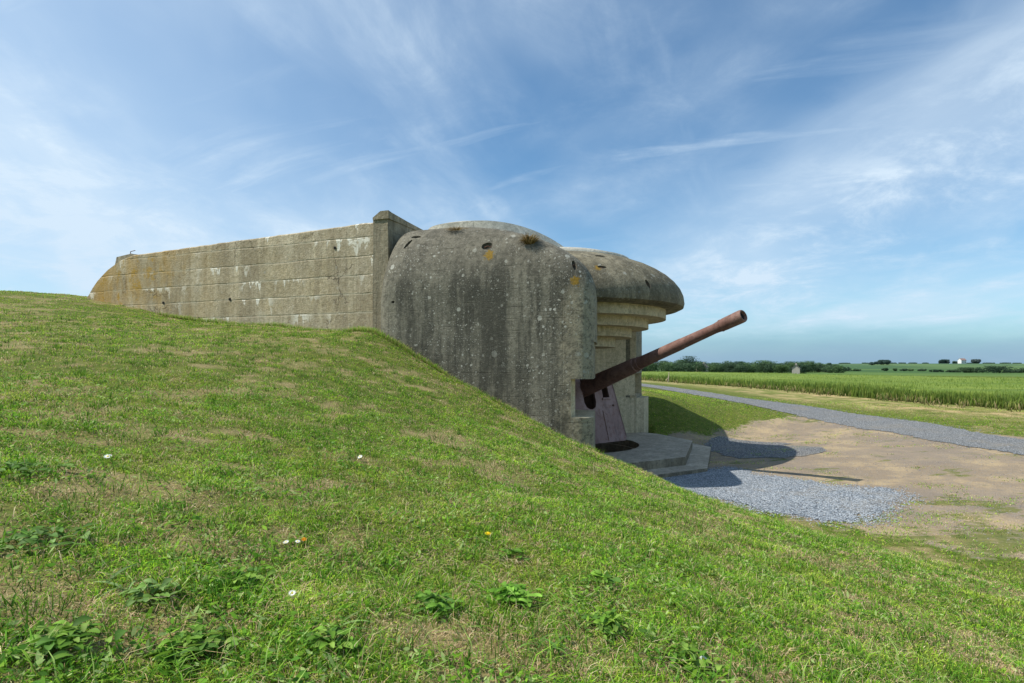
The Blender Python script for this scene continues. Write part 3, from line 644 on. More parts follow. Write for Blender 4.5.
finish(n, col, .9, b, .8, .1, spec=.1); tag(link('barley_canopy', me, m_can, smooth=True), 'even canopy of barley ears filling the middle of the field', 'barley crop', kind='stuff')

# ------------------------------------------------------------------ casemate
WK = dict(c1=(.125,.118,.090), c2=(.215,.20,.152), dark=(.040,.040,.033), darkamt=.8, lichen=1., ochre=.22, streak=.5, light_front=.8, boards=1., joints=.6, tone=(5.0,(.19,.17,.13),.55))
c_wing = concrete('weathered_wing_concrete', **WK)
c_rear = concrete('ochre_wall_concrete', (.53,.43,.26), (.60,.52,.37), (.25,.20,.135), .5, .35, .4, efflo=1., course=.53, courseoff=5.22, streak=.4, boards=.15, orange_x=-13.6, joints=.5)
DK = dict(c1=(.20,.175,.115), c2=(.29,.255,.175), dark=(.065,.06,.045), darkamt=.6, lichen=.7, ochre=.6, streak=.35, boards=.1, joints=.2)
c_dome = concrete('dome_concrete', **DK)
c_soff = concrete('pale_soffit_concrete', (.62,.52,.33), (.68,.58,.39), (.32,.27,.17), .25, .05, .1, streak=.22, boards=.8)
c_pier = concrete('pier_concrete', (.38,.32,.205), (.47,.41,.29), (.15,.13,.09), .6, .5, .3, streak=.4, boards=.5)
c_cap = concrete('pale_render_skim', (.50,.475,.39), (.58,.55,.46), (.27,.26,.21), .25, .1, 0, streak=.1, boards=0)
c_slab = concrete('apron_concrete', (.52,.445,.33), (.60,.52,.40), (.31,.26,.20), .45, .3, .1, streak=.1, boards=0)
m_dark = plain('socket_shadow', (.012,.012,.010), 1., .2); m_rustd = rust('rusted_bar', (.10,.045,.025), (.15,.07,.035), (.06,.03,.02))
case = empty('concrete_casemate', G0, AX, label='huge weathered grey concrete gun casemate with domed front set in the grass bank', cat='bunker')
NS = 176
def rrect(x0, x1, y0, y1, nexp, z, wob=0):
    cx_, cy_ = (x0+x1)/2, (y0+y1)/2; hx, hy = (x1-x0)/2, (y1-y0)/2; out = []
    for i in range(NS):
        t = 2*pi*(i+.5)/NS; c, s = cos(t), sin(t); r = 1/(abs(c)**nexp+abs(s)**nexp)**(1/nexp)
        x, y = c*r, s*r; X, Y = cx_+hx*x, cy_+hy*y
        out.append((X, Y, z+wob*(float(fbm(X*.9,Y*.9,int(90+z*3)))-.5)))
    return out
U0, U1, VI = -4.2, 1.36, 3.6
def wing(sgn):
    rg = []
    def ring(x0, x1, hv, ne, z, wob=0):
        out = []
        for i in range(97):
            t = pi+pi*i/96; c, s_ = cos(t), sin(t); r = 1/(abs(c)**ne+abs(s_)**ne)**(1/ne)
            X = (x0+x1)/2+(x1-x0)/2*c*r; Y = -VI+hv*s_*r
            out.append((X, sgn*-Y if sgn > 0 else Y, z+wob*(float(fbm(X*.9,Y*.9,int(90+z*3)))-.5)))
        if sgn < 0: out = [(x+.48*max(0,(x-U0)/(U1-U0))*(abs(y)-VI)/2.4, y, z_) for x, y, z_ in out]
        return out if sgn < 0 else out[::-1]
    for z in (-1.5, 4.4): rg.append(ring(U0,U1,6-VI,10,z))
    for k in range(1, 15):
        t = k/14*pi/2*.98; ins = 1-max(0,cos(t))**1.1
        rg.append(ring(U0+.4*ins, U1-4.0*ins, 6-VI-1.1*ins, 10-3.5*sin(t)**.7, 4.4+2.0*sin(t), .05))
    b = bmesh.new(); loft(b, rg); return bm_obj('wing', b, c_wing, case)
NSR = 4
rings = [rrect(-3.92,-.6,-3.62,3.62,16,-1.5), rrect(-3.92,-.6,-3.62,3.62,16,5.7)]
for k in range(1, 9):
    t = k/8*pi/2; ins = 1-cos(t); rings.append(rrect(-3.92+.5*ins,-.6-1.*ins,-3.62,3.62,14,5.7+.86*sin(t)))
b = bmesh.new(); loft(b, rings); roofb = bm_obj('roof_block', b, c_wing, case)
front = wing(-1); front2 = wing(1)
def cutter(pts, z0, z1, mt=None):
    b = bmesh.new(); prism(b, pts, z0, z1); return bm_obj("cut", b, mt or c_soff, case)
CH = lambda: cutter([(-3.2,-3.1),(0.2,-3.3),(3,-4.2),(3,4.2),(0.2,3.3),(-3.2,3.1)], -.7, 4.42)
boolean(roofb, [CH()])
boolean(front, [CH(), cutter([(1.24,-7),(3.5,-7),(3.5,-3.0),(.3,-3.0),(.3,-5.55),(1.24,-5.55)], 1.42, 2.32), cutter([(1.98,-7),(3.5,-7),(3.5,-3),(1.19,-3)], -2, 3.2, c_wing)])
boolean(front2, [CH(), cutter([(.3,3.2),(3,3.9),(3,5.62),(.3,5.62)], 1.46, 2.32), cutter([(1.37,3),(3,3),(3,7),(1.37,7)], -2, 3.2, c_wing)])
for o_ in (front, front2, roofb):
    for p_ in o_.data.polygons: p_.use_smooth = True
    o_.data.set_sharp_from_angle(angle=radians(35))
# domed visor over the embrasure
def disc(R, z, uc=-.8, n=120, wob=0):
    return [(uc+R*cos(2*pi*i/n), R*sin(2*pi*i/n), z+wob*(float(fbm(R*cos(2*pi*i/n)*.8,R*sin(2*pi*i/n)*.8,7))-.5)) for i in range(n)]
b = bmesh.new(); rr = [disc(4.02,4.43),disc(4.17,4.50),disc(4.2,4.62)]
for k in range(1, 13):
    t = k/12*pi/2*.97; rr.append(disc(4.2*cos(t)**.98, 4.62+1.80*sin(t), wob=.05))
loft(b, rr); dome = bm_obj('visor_dome', b, c_dome, case, True)
dome.data.set_sharp_from_angle(angle=radians(50))
def dshape(R, back=-3.15, n=48):
    return [(back,-R)]+[(-.8+R*cos(-pi/2+pi*i/n), R*sin(-pi/2+pi*i/n)) for i in range(n+1)]+[(back,R)]
ztop = 4.46
for R, z in ((3.62,4.13),(3.06,3.84),(2.52,3.55),(1.97,3.24)):
    b = bmesh.new(); prism(b, dshape(R), z, ztop); bmesh.ops.bevel(b, geom=[e for e in b.edges if abs(e.verts[0].co.z-z)<.01 and abs(e.verts[1].co.z-z)<.01], offset=.015, segments=1)
    bm_obj('soffit_step', b, c_soff, case); ztop = z+.002
for s_ in (1,):
    b = bmesh.new(); prism(b, [(x,s_*y) for x,y in [(-3.16,2.0),(-.6,2.1),(1.28,3.90),(.2,3.90),(-3.16,3.9)]], -.9, 4.40); bm_obj('embrasure_cheek', b, c_soff, case)
# lintel over the chamber
b = bmesh.new(); box(b, -3.14, -2.2, -1.98, 1.98, 2.6, 3.22); bm_obj('lintel', b, c_soff, case)
# pale skim on the roof and the dome
b = bmesh.new(); loft(b, [rrect(-4.0,.1,-5.1,5.1,3,6.0), rrect(-3.95,-.3,-5.05,5.05,3,6.50), rrect(-3.5,-1.2,-4.6,4.6,3,6.64), rrect(-3.0,-2.0,-3.8,3.8,3,6.70)]); bm_obj('roof_skim', b, c_cap, case)
b = bmesh.new(); loft(b, [disc(2.5,5.95), disc(2.45,6.16), disc(1.9,6.32), disc(1.2,6.43), disc(.3,6.48)]); bm_obj('dome_skim', b, c_cap, case, True)
# rear block, built along its long side so that its crest can be uneven
def prof(u):                       # height of the crest along the casemate
    z = 6.70+(u+4.8)*.030
    z += .05*(float(fbm(u*1.3,0.,101))-.5)+.04*(float(fbm(u*5.,0.,102))-.5)
    if u < -14.1: t = min(1,(-14.1-u)/3.3); z = z-3.4*(1-math.sqrt(max(0,1-t*t)))*.98
    return z
us = [-17.39,-17.37,-17.3,-17.2,-17.05,-16.85,-16.65,-16.4,-16.15,-15.9,-15.6,-15.3,-15.0,-14.7,-14.4,-14.1]+[ -13.9+.2*i for i in range(49)]
us = [u for u in us if u < -4.2]+[-4.2]
b = bmesh.new(); rg = []
for u in us:
    zt = prof(u); e = .02*(float(fbm(u*7,3.,104))-.5)
    row = [(u,-5.2,-1.5)]+[(u,-5.2+.012*(float(fbm(u*2,zz*3,105))-.5),zz*zt) for zz in (.1,.3,.5,.7,.85,.95)]+[(u,-5.2+.01,zt-.04),(u,-5.14+e,zt),(u,-4.3,zt+.03),(u,-2,zt+.1),(u,2,zt+.1),(u,5.14,zt),(u,5.2,zt-.05),(u,5.2,-1.5)]
    rg.append(row)
loft(b, rg); rear = bm_obj('rear_block', b, c_rear, case)
# joint: thick pier closing the long wall beside the wing, with sloping coping
b = bmesh.new(); loft(b, [[(-4.64,-5.34,-1.5),(-4.05,-5.36,-1.5),(-4.05,5.34,-1.5),(-4.64,5.34,-1.5)],[(-4.60,-5.34,6.72),(-4.12,-5.34,6.72),(-4.12,5.34,6.72),(-4.60,5.34,6.72)]])
bmesh.ops.subdivide_edges(b, edges=b.edges, cuts=14, use_grid_fill=True)
for v in b.verts:
    e = 1 if abs(v.co.x+4.70)<.02 or v.co.x>-4.14 else .3
    v.co.x += .07*e*(float(fbm(v.co.y*3,v.co.z*3,111))-.5); v.co.y += .07*(float(fbm(v.co.x*3,v.co.z*3.3,112))-.5)*(1 if v.co.y<0 else -1)
bm_obj('pier', b, c_pier, case)
b = bmesh.new(); ys_ = [-5.37,-5.2,-4.4,-3.4,-2.4,-1,1,2.4,3.4,4.4,5.2,5.37]
loft(b, [[(-4.60,y,6.70),(-4.09,y,6.70),(-4.09,y,6.90+.03*random.random()-.05*(5.5-max(2.4,abs(y)))),(-4.35,y,6.93+.03*random.random()-.05*(5.5-max(2.4,abs(y)))),(-4.60,y,6.73+.04*random.random())] for y in ys_]); bm_obj('coping', b, c_pier, case)
# small upstand with bent bars at the rear end
b = bmesh.new(); loft(b, [[(-15.5,-5.16,5.5),(-13.6,-5.16,5.5),(-13.6,-3.6,5.5),(-15.5,-3.6,5.5)],[(-15.3,-5.1,6.42),(-14.6,-5.08,6.50),(-13.7,-3.7,6.40),(-15.2,-3.7,6.50)]]); bm_obj('upstand', b, c_pier, case)
b = bmesh.new(); tube(b, (-14.9,-4.9,6.3),(-14.88,-4.9,6.62),.012,n=6); tube(b, (-14.88,-4.9,6.62),(-14.72,-4.85,6.66),.012,n=6); bm_obj('reinforcing_bars', b, m_rustd, case)
# form-tie holes on the long wall
for u_, z_ in ((-12.9,4.72),(-10.0,4.72),(-11.3,4.15),(-6.0,6.05)):
    b = bmesh.new(); tube(b, (u_,-5.215,z_),(u_,-5.19,z_),.045,n=8); bm_obj('tie_hole', b, m_dark, case)
# lifting-hook sockets on wing and dome, located by casting onto the shells
m_sock = plain('socket_concrete', (.085,.075,.055), 1., .3)
from mathutils.bvhtree import BVHTree
def bvh(o):
    me = o.data; return BVHTree.FromPolygons([v.co.copy() for v in me.vertices], [list(p.vertices) for p in me.polygons])
bw, bd = bvh(front), bvh(dome); inv = CM.inverted()
def surf(px, py, tree):
    o_ = inv @ Vector((0,0,0)); d_ = (inv.to_3x3() @ Vector(((px-CX)/F,1,(HY-py)/F))).normalized(); h = tree.ray_cast(o_, d_); return h[0], h[1]
def patch(px, py, tree, pts, name, mt, lift, jit=0, par=case):
    # small irregular plate following the shell at real size (metres)
    c, nr = surf(px, py, tree)
    if c is None: return None
    up = Vector((0,0,1)); x = up.cross(nr).normalized(); y = nr.cross(x).normalized(); b = bmesh.new()
    ring = []
    for (a_, r_) in pts: 
        p = c+x*a_+y*r_; h = tree.ray_cast(p+nr*.6, -nr); ring.append((h[0] if h[0] else p)+nr*lift)
    cen = sum(ring, Vector())/len(ring); h = tree.ray_cast(cen+nr*.6,-nr); cen = (h[0] if h[0] else cen)+nr*lift
    vs = [b.verts.new(p) for p in ring]; cv = b.verts.new(cen)
    for i in range(len(vs)): b.faces.new((vs[i], vs[(i+1)%len(vs)], cv))
    return bm_obj(name, b, mt, par)
def blob(w_, h_, n_=14, j=.2): return [(w_*cos(2*pi*i/n_)*(1+random.uniform(-j,j)), h_*sin(2*pi*i/n_)*(1+random.uniform(-j,j))) for i in range(n_)]
hits = []
for px, py, tr, w_, h_, rot, oc in ((487,246,0,.15,.11,0,(489,255,.15)),(574.5,265,0,.06,.15,0,(575.5,281,.13)),(600,256,1,.17,.07,0,None),(602,267,1,.14,.06,0,(598,268,.12)),
        (648,284,1,.07,.15,.3,None),(408,244,0,.05,.17,-.5,None),(416,237,0,.16,.045,-.1,None),(486,226,0,.2,.06,0,None),(393,302,0,.05,.035,0,None),(552,239,0,.05,.03,0,None)):
    c, nr = surf(px, py, (bw,bd)[tr])
    if c is None: continue
    hits.append((c, nr, w_, h_, rot, tr)); 
    if oc: 
        c2, _ = surf(oc[0], oc[1], (bw,bd)[tr]); hits[-1] += ((c2, oc[2]) if c2 else None,)
    else: hits[-1] += (None,)
for k, (o_, K_, nm) in enumerate(((front, WK, 'near_wing_concrete'), (dome, DK, 'dome_concrete_stained'))):
    sp_ = [h[6] for h in hits if h[5] == k and h[6]]; mm = concrete(nm, spots=sp_, **K_)
    for q_ in range(len(o_.data.materials)):
        if o_.data.materials[q_] in (c_wing, c_dome): o_.data.materials[q_] = mm
    cs = []
    for c, nr, w_, h_, rot, tr, oc in hits:
        if tr != k: continue
        x = Vector((0,0,1)).cross(nr).normalized(); y = nr.cross(x).normalized(); M = Matrix((x,y,nr)).transposed().to_4x4(); M.translation = c
        b = bmesh.new(); bmesh.ops.create_icosphere(b, subdivisions=3, radius=1, matrix=M@Matrix.Rotation(rot,4,'Z')@Matrix.Diagonal((w_,h_,.09,1)))
        for v in b.verts: v.co += Vector((random.uniform(-1,1),random.uniform(-1,1),random.uniform(-1,1)))*.006
        cs.append(bm_obj('cut', b, m_sock, case))
        if w_ > .055 and h_ > .055:
            b = bmesh.new(); tube(b, c-nr*.06-x*w_*.7, c-nr*.03+y*h_*.2, .012, n=6); tube(b, c-nr*.03+y*h_*.2, c-nr*.06+x*w_*.7, .012, n=6); bm_obj('lifting_hook', b, m_rustd, case)
    boolean(o_, cs); 
    for p_ in o_.data.polygons: p_.use_smooth = True
    o_.data.set_sharp_from_angle(angle=radians(38))
# dry grass tufts growing on the roof
def roof_tuft(px, py, r, h, nb, label):
    c, nr = surf(px, py, bw); wpt = CM @ c; root = empty('grass_tuft', wpt, label=label, cat='grass tuft')
    V = []; Fc = []; C = []
    for i in range(nb):
        a = random.uniform(0,6.28); q = random.random()**.5*r; x, y = cos(a)*q, sin(a)*q; hh = h*random.uniform(.4,1.1)*(1-.4*q/r); l = .5*random.random()*hh+q*.8
        wv = .006; s = Vector((cos(a+1.3),sin(a+1.3),0))*wv; p0 = Vector((x*.6,y*.6,-.06)); p1 = p0+Vector((cos(a)*l*.5,sin(a)*l*.5,hh*.7)); p2 = p0+Vector((cos(a)*l*1.2,sin(a)*l*1.2,hh))
        k = len(V); V += [p0-s,p0+s,p1+s,p1-s,p2]; Fc += [(k,k+1,k+2,k+3),(k+3,k+2,k+4)]; cc = random.choice([(.30,.21,.09),(.22,.14,.06),(.36,.27,.13),(.13,.10,.04)]); C += [(*cc,1)]*5
    me = bpy.data.meshes.new('blades'); me.from_pydata([tuple(v) for v in V], [], Fc); a_ = me.color_attributes.new('Col','FLOAT_COLOR','POINT'); a_.data.foreach_set('color', np.array(C,np.float32).ravel())
    link('blades', me, m_grass, root)
roof_tuft(529,242,.20,.30,420,'round dry brown grass tuft growing on the casemate roof edge')
roof_tuft(457,229,.26,.10,200,'low flat brown grass tuft under the pale roof skim')

# footings flanking the embrasure stay part of the casemate
b = bmesh.new(); prism(b, [(.25,2.75),(1.62,3.95),(1.62,5.35),(.25,5.35)], -.8, 1.42)
for v in b.verts:
    if v.co.z > 1 and v.co.x > 1.3: v.co.z -= .07
bmesh.ops.bevel(b, geom=list(b.edges), offset=.03, segments=2); bm_obj('footing', b, c_soff, case)
# chamber floor
b = bmesh.new(); box(b, -3.3, 1.46, -4.9, 4.9, -.9, -.62); bm_obj('chamber_floor', b, c_slab, case)

# ------------------------------------------------------------------ apron
apr = empty('concrete_apron', G0, AX, label='angular two-step pale concrete apron with round pit under the gun', cat='concrete slab')
b = bmesh.new(); prism(b, [(-1.2,-3.95),(1.5,-3.95),(2.15,-3.45),(3.55,-1.75),(3.55,2.0),(2.2,3.6),(1.45,3.95),(-1.2,3.95)], -.24, 0.)
bmesh.ops.bevel(b, geom=[e for e in b.edges if abs(e.verts[0].co.z)<.01 and abs(e.verts[1].co.z)<.01], offset=.02, segments=2)
up_ = bm_obj('upper_slab', b, c_slab, apr)
b = bmesh.new(); prism(b, [(-.3+2.28*cos(2*pi*i/72), -.1+2.28*sin(2*pi*i/72)) for i in range(72)], -.4, .3); c_ = bm_obj('cut', b, None, apr)
boolean(up_, [c_])
b = bmesh.new(); prism(b, [(-1.1,-4.2),(2.0,-4.3),(2.75,-3.75),(4.15,-2.05),(4.15,2.3),(2.8,4.0),(1.55,4.1),(-1.1,4.1)], -.65, -.236)
bmesh.ops.bevel(b, geom=[e for e in b.edges if abs(e.verts[0].co.z+.236)<.01 and abs(e.verts[1].co.z+.236)<.01], offset=.02, segments=2)
lo_ = bm_obj('lower_slab', b, c_slab, apr)
b = bmesh.new(); prism(b, [(-.3+2.2*cos(2*pi*i/72), -.1+2.2*sin(2*pi*i/72)) for i in range(72)], -.8, .3); c_ = bm_obj('cut', b, None, apr)
boolean(lo_, [c_])
b = bmesh.new(); prism(b, [(-.3+2.35*cos(2*pi*i/48), -.1+2.35*sin(2*pi*i/48)) for i in range(48)], -.95, -.7); bm_obj('pit_floor', b, plain('pit_earth', (.05,.045,.035), 1, .4), apr)

c_ris = concrete('apron_riser', (.26,.22,.15), (.32,.28,.2), (.13,.11,.08), .6, .2, .1, streak=.3, boards=.5)  # darker slab copy for side faces: painted-in shade along with weathering
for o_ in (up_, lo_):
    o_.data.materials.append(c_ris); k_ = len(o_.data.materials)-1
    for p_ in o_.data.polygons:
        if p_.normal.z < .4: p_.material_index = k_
# ------------------------------------------------------------------ gun
m_gun = rust('rusted_barrel_steel', (.165,.08,.06), (.25,.145,.115), (.10,.05,.04)); m_sh = rust('faded_shield_steel', (.29,.185,.165), (.37,.255,.235), (.23,.12,.09), .8); m_bore = plain('bore_dark', (.01,.01,.01), .9)
MZ = at(743.5,315.5,13.8); EM = at(590.5,385.5,18.1); gd = (EM-MZ).normalized(); hd = Vector((-gd.x,-gd.y,0)).normalized()   # hd: plan heading of the muzzle
pivot = EM+gd*1.9; gun = empty('coastal_gun', (pivot.x,pivot.y,G0.z-.6), math.atan2(hd.y,hd.x), label='rust brown coastal gun with long raised barrel jutting out of the casemate', cat='gun')
GI = (Matrix.Translation(gun.location)@Matrix.Rotation(math.atan2(hd.y,hd.x),4,'Z')).inverted()
def L_(p): return GI @ Vector(p)
def lathe(bm, p, d, prf, n=40, close=True):
    a = d.orthogonal().normalized(); c = d.cross(a); rs = [[p+d*t+r*(a*cos(2*pi*i/n)+c*sin(2*pi*i/n)) for i in range(n)] for t, r in prf]
    return loft(bm, rs, close, close)
dl = GI.to_3x3() @ gd; Lb = (EM-MZ).length
b = bmesh.new(); lathe(b, L_(MZ), dl, [(.06,.095),(0,.115),(-.004,.142),(.02,.158),(.08,.164),(.55,.158),(.60,.152),(.78,.132),(.86,.128),(1.9,.146),(1.92,.153),(2.6,.158),(3.45,.172),(3.47,.190),(3.60,.192),(3.62,.215),(4.4,.235),(5.3,.262),(6.4,.275),(7.4,.29)], 48)
br = bm_obj('barrel', b, m_gun, gun, True); br.data.set_sharp_from_angle(angle=radians(30))
b = bmesh.new(); lathe(b, L_(MZ), dl, [(.055,.096),(.065,.08)], 32); bm_obj('bore', b, m_bore, gun)
for t_ in (.62, 3.46, 3.58):
    b = bmesh.new(); r_ = .158 if t_ < 1 else .194; lathe(b, L_(MZ), dl, [(t_,r_-.02),(t_+.005,r_),(t_+.03,r_),(t_+.035,r_-.02)], 40); bm_obj('band', b, m_gun, gun)
# shield plates
qv = Vector((-hd.y,hd.x,0))             # sideways, towards the far side
base = Vector((2.72,17.86,-2.46)); back = -hd*.60; H = 2.06
def sp(w_, f): return L_(base+qv*w_+Vector((0,0,H*f))+back*f)
nrm = (GI.to_3x3() @ (hd*H+Vector((0,0,.60)))).normalized(); th = .05
def hw(f): return 1.32-.17*f
outl = [(-hw(0)+.1,0),(hw(0)-.1,0),(hw(0),.06),(hw(1),1),(.26,1),(.26,.62),(.20,.545),(.08,.51),(-.08,.51),(-.20,.545),(-.26,.62),(-.26,1),(-hw(1),1),(-hw(0),.06)]
b = bmesh.new(); loft(b, [[sp(w_,f) for w_,f in outl], [sp(w_,f)-nrm*th for w_,f in outl]]); shp = bm_obj('shield_plate', b, m_sh, gun)
for s in (-1,1):
    b = bmesh.new(); pts = [(s*.60,.68),(s*.90,.68),(s*.88,.94),(s*.62,.94)]
    loft(b, [[sp(w_,f)+nrm*.3 for w_,f in pts],[sp(w_,f)-nrm*.3 for w_,f in pts]]); c_ = bm_obj('cut', b, None, gun); bpy.context.view_layer.update(); boolean(shp, [c_])
    b = bmesh.new(); loft(b, [[sp(w_,f)+nrm*.03 for w_,f in [(s*.56,.645),(s*.94,.645),(s*.94,.672),(s*.56,.672)]],[sp(w_,f)-nrm*.002 for w_,f in [(s*.56,.645),(s*.94,.645),(s*.94,.672),(s*.56,.672)]]]); bm_obj('sight_sill', b, m_sh, gun)
    # side plate
    e0 = sp(s*hw(0),.06); e1 = sp(s*hw(1),1); bk = GI.to_3x3() @ (-hd*1.9); pts = [e0, e1, e1+bk, e0+bk]; sd = (GI.to_3x3()@qv)*(-s*th)
    b = bmesh.new(); loft(b, [[p+sd*.06 for p in pts],[p+sd for p in pts]]); bm_obj('side_plate', b, m_sh, gun)
b = bmesh.new(); bk = GI.to_3x3() @ (-hd*1.9); pts = [sp(-hw(1),1),sp(hw(1),1),sp(hw(1),1)+bk,sp(-hw(1),1)+bk]; upv = Vector((0,0,.045))
for i in (0,1): pts[i] = pts[i]
loft(b, [[p+Vector((0,0,.003)) for p in pts],[p+upv for p in pts]]); bm_obj('roof_plate', b, m_sh, gun)
for w_, f in [(.98,.55),(-.98,.55)]:
    b = bmesh.new(); c0 = sp(w_,f); tube(b, c0, c0+nrm*.03, .035, n=12); bm_obj('bolt', b, m_rustd, gun)
for w_ in [-.95,-.5,.45,.62,.95]:
    for f in ([.12,.22,.32,.42] if w_ in (.62,) else [.1]): 
        c0 = sp(w_,f); b = bmesh.new(); tube(b, c0-nrm*.01, c0+nrm*.014, .018, n=8); bm_obj('rivet', b, m_sh, gun)
b = bmesh.new(); A_ = [(.46,.02),(.475,.02),(.475,.48),(.46,.48)]; loft(b, [[sp(w_,f)+nrm*.012 for w_,f in A_],[sp(w_,f)-nrm*.01 for w_,f in A_]]); bm_obj('plate_seam', b, m_rustd, gun)
# pedestal and cradle
b = bmesh.new(); lathe(b, Vector((0,0,-.12)), Vector((0,0,1)), [(0,1.15),(.18,1.15),(.2,.95),(.5,.9),(.52,.8),(.8,.75)], 40); bm_obj('pedestal', b, m_gun, gun)
b = bmesh.new()
for s in (-1,1): 
    y0 = s*.42; y1 = s*.52; prism_pts = [(-.7,.68),(.8,.68),(.35,1.75),(-.35,1.75)]
    loft(b, [[(x,y0,z) for x,z in prism_pts],[(x,y1,z) for x,z in prism_pts]])
bm_obj('cradle', b, m_gun, gun)

# ------------------------------------------------------------------ trees, house, farm
m_crown = leafmat('tree_foliage', .25, .8, .1); m_bark = plain('bark', (.10,.08,.06), .95)
def crown_mesh(name, w_, h_, col, lobes, nf, leaf, seed, z0=.12, haze=0.):
    r = np.random.default_rng(seed); cs = []
    lobes = int(lobes*max(1,w_/h_*.9))
    for i in range(lobes):
        t = i/lobes; a = r.uniform(0,6.28); rad = r.uniform(.05,.72)*w_*.5; zz = h_*(z0+.18+(.86-z0-.18)*r.uniform(0,1)); k = 1-.55*abs(zz/h_-.5)*1.3
        cs.append((cos(a)*rad*k, sin(a)*rad*k, zz, r.uniform(.24,.36)*min(w_,h_*1.25)))
    cs.append((0,0,h_*.68,.30*min(w_,h_))); cs = np.array(cs); idx = r.integers(0,len(cs),nf); dirs = r.normal(0,1,(nf,3)); dirs /= np.linalg.norm(dirs,axis=1)[:,None]
    rr = cs[idx,3]*r.uniform(.72,1.08,nf); p = cs[idx,:3]+dirs*rr[:,None]*np.array([1,1,.82]); p[:,2] = np.clip(p[:,2], h_*z0*.6, h_)
    t1 = r.normal(0,1,(nf,3)); t1 -= dirs*(t1*dirs).sum(1)[:,None]*.6; t1 /= np.linalg.norm(t1,axis=1)[:,None]; t2 = np.cross(dirs,t1); s = leaf*r.uniform(.6,1.5,nf)
    q = np.stack([p-t1*s[:,None], p+t2*s[:,None]*.6, p+t1*s[:,None], p-t2*s[:,None]*.6],1).reshape(-1,3)
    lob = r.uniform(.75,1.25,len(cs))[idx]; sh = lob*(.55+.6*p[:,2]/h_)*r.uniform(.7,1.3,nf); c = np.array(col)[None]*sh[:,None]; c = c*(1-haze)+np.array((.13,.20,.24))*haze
    c = np.repeat(np.c_[c,np.ones(nf)],4,0); return np_mesh(name, q, np.arange(nf*4), np.full(nf,4), c)
def trunk_bm(h_, r0, seed):
    r = random.Random(seed); b = bmesh.new(); tube(b, (0,0,-.5), (r.uniform(-.2,.2),0,h_*.55), r0, r0*.5, 8)
    for i in range(5):
        a = r.uniform(0,6.28); z_ = h_*r.uniform(.22,.5); tube(b, (0,0,z_), (cos(a)*h_*.24,sin(a)*h_*.24,z_+h_*.28), r0*.45, r0*.12, 6)
    return b
def tree(px, pybase, pytop, wpx, Y, label, seed, col=(.045,.085,.03), name='tree', cat='tree', group=None, z0=.1, lob=9, haze=None):
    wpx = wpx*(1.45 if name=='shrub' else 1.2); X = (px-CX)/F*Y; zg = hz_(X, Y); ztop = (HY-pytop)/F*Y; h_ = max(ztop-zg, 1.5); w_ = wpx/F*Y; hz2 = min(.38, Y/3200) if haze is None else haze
    root = empty(name, (X,Y,zg), 0, label=label, cat=cat, group=group); leaf = max(.22, Y/569*.42)
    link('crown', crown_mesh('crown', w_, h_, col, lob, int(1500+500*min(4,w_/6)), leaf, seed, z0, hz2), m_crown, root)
    if name == 'tree': bm_obj('trunk', trunk_bm(h_, max(.12,h_*.03), seed), m_bark, root)
    return root
# the wood behind the barley: 640..865 px
cols_ = [(.06,.11,.035),(.075,.135,.04),(.05,.09,.035),(.09,.15,.045),(.065,.11,.045)]
tops = [366,365,364,363.5,364,365,357,361,366,363,362,364,366,365,363,365,362.5,364,365,363,366,364.5,367,365,366.5,366,367,368]
TG = 'trees of the wood along the far edge of the barley field'; rd = random.Random(5)
px = 628; i = 0
while px < 842:
    tpy = 361.8+rd.uniform(-1.9,1.6)+max(0,(px-780))*.04
    for row in range(2):
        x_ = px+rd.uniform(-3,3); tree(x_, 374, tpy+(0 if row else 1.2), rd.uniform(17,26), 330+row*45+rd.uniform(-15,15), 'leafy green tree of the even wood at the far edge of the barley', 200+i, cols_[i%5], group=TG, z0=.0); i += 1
    px += rd.uniform(7.5,10)
tree(690,374,356.2,19,335,'tallest rounded tree rising above the left part of the far wood',400,(.035,.07,.03),z0=.05,lob=11)
tree(738,374,361.5,13,330,'dark pointed tree slightly above the middle of the far wood',401,(.035,.07,.028),z0=.05)
tree(802,376,364,13,300,'dark round tree just right of the small stone house',402,(.03,.062,.025),z0=.0)
tree(782,376,365,20,310,'bright green tree just left of the small stone house',403,(.075,.13,.03),z0=.0)
tree(821,374,363,5,520,'left of two small trees on the skyline beyond the wood end',404,(.04,.08,.03)); tree(829,374,363,5,520,'right of two small trees on the skyline beyond the wood end',405,(.04,.08,.03))
tree(883,367,360,15,900,'wide dark tree with twin crowns on the right skyline',406,(.035,.07,.028),z0=.12,lob=12); tree(872,367,362.3,7,900,'small tree touching the left side of the twin crowned skyline tree',407,(.04,.075,.03))
tree(944,366,359.6,11,1120,'dense dark tree on the hilltop left of the white farmhouse',408,(.03,.06,.025),z0=.05); tree(955,366,361.2,6,1120,'small tree close beside the white farmhouse',409,(.045,.08,.03))
tree(976,366,359.4,9,1120,'reddish dark tree on the hilltop right of the white farmhouse',410,(.05,.055,.03),z0=.05)
for j,(x_,yb,yt,wp,lb) in enumerate([(885,377,368,6,'first slim tree of the valley row left of the shrubs'),(895,377,368.5,5,'second slim tree of the valley row, thin and upright'),(904,377,368.8,7,'third tree of the valley row with a loose pale crown'),
      (911,377,370.5,5,'fourth and smallest tree of the valley row'),(922,377,369,9,'fifth tree of the valley row, round and alone'),(846,374,368.5,14,'low grey green tree beyond the right end of the wood'),(857,374,369,10,'pale tree standing at the valley bottom after the wood')]):
    tree(x_, yb, yt, wp, 420, lb, 420+j, cols_[j%5], z0=.15 if j<4 else .05)
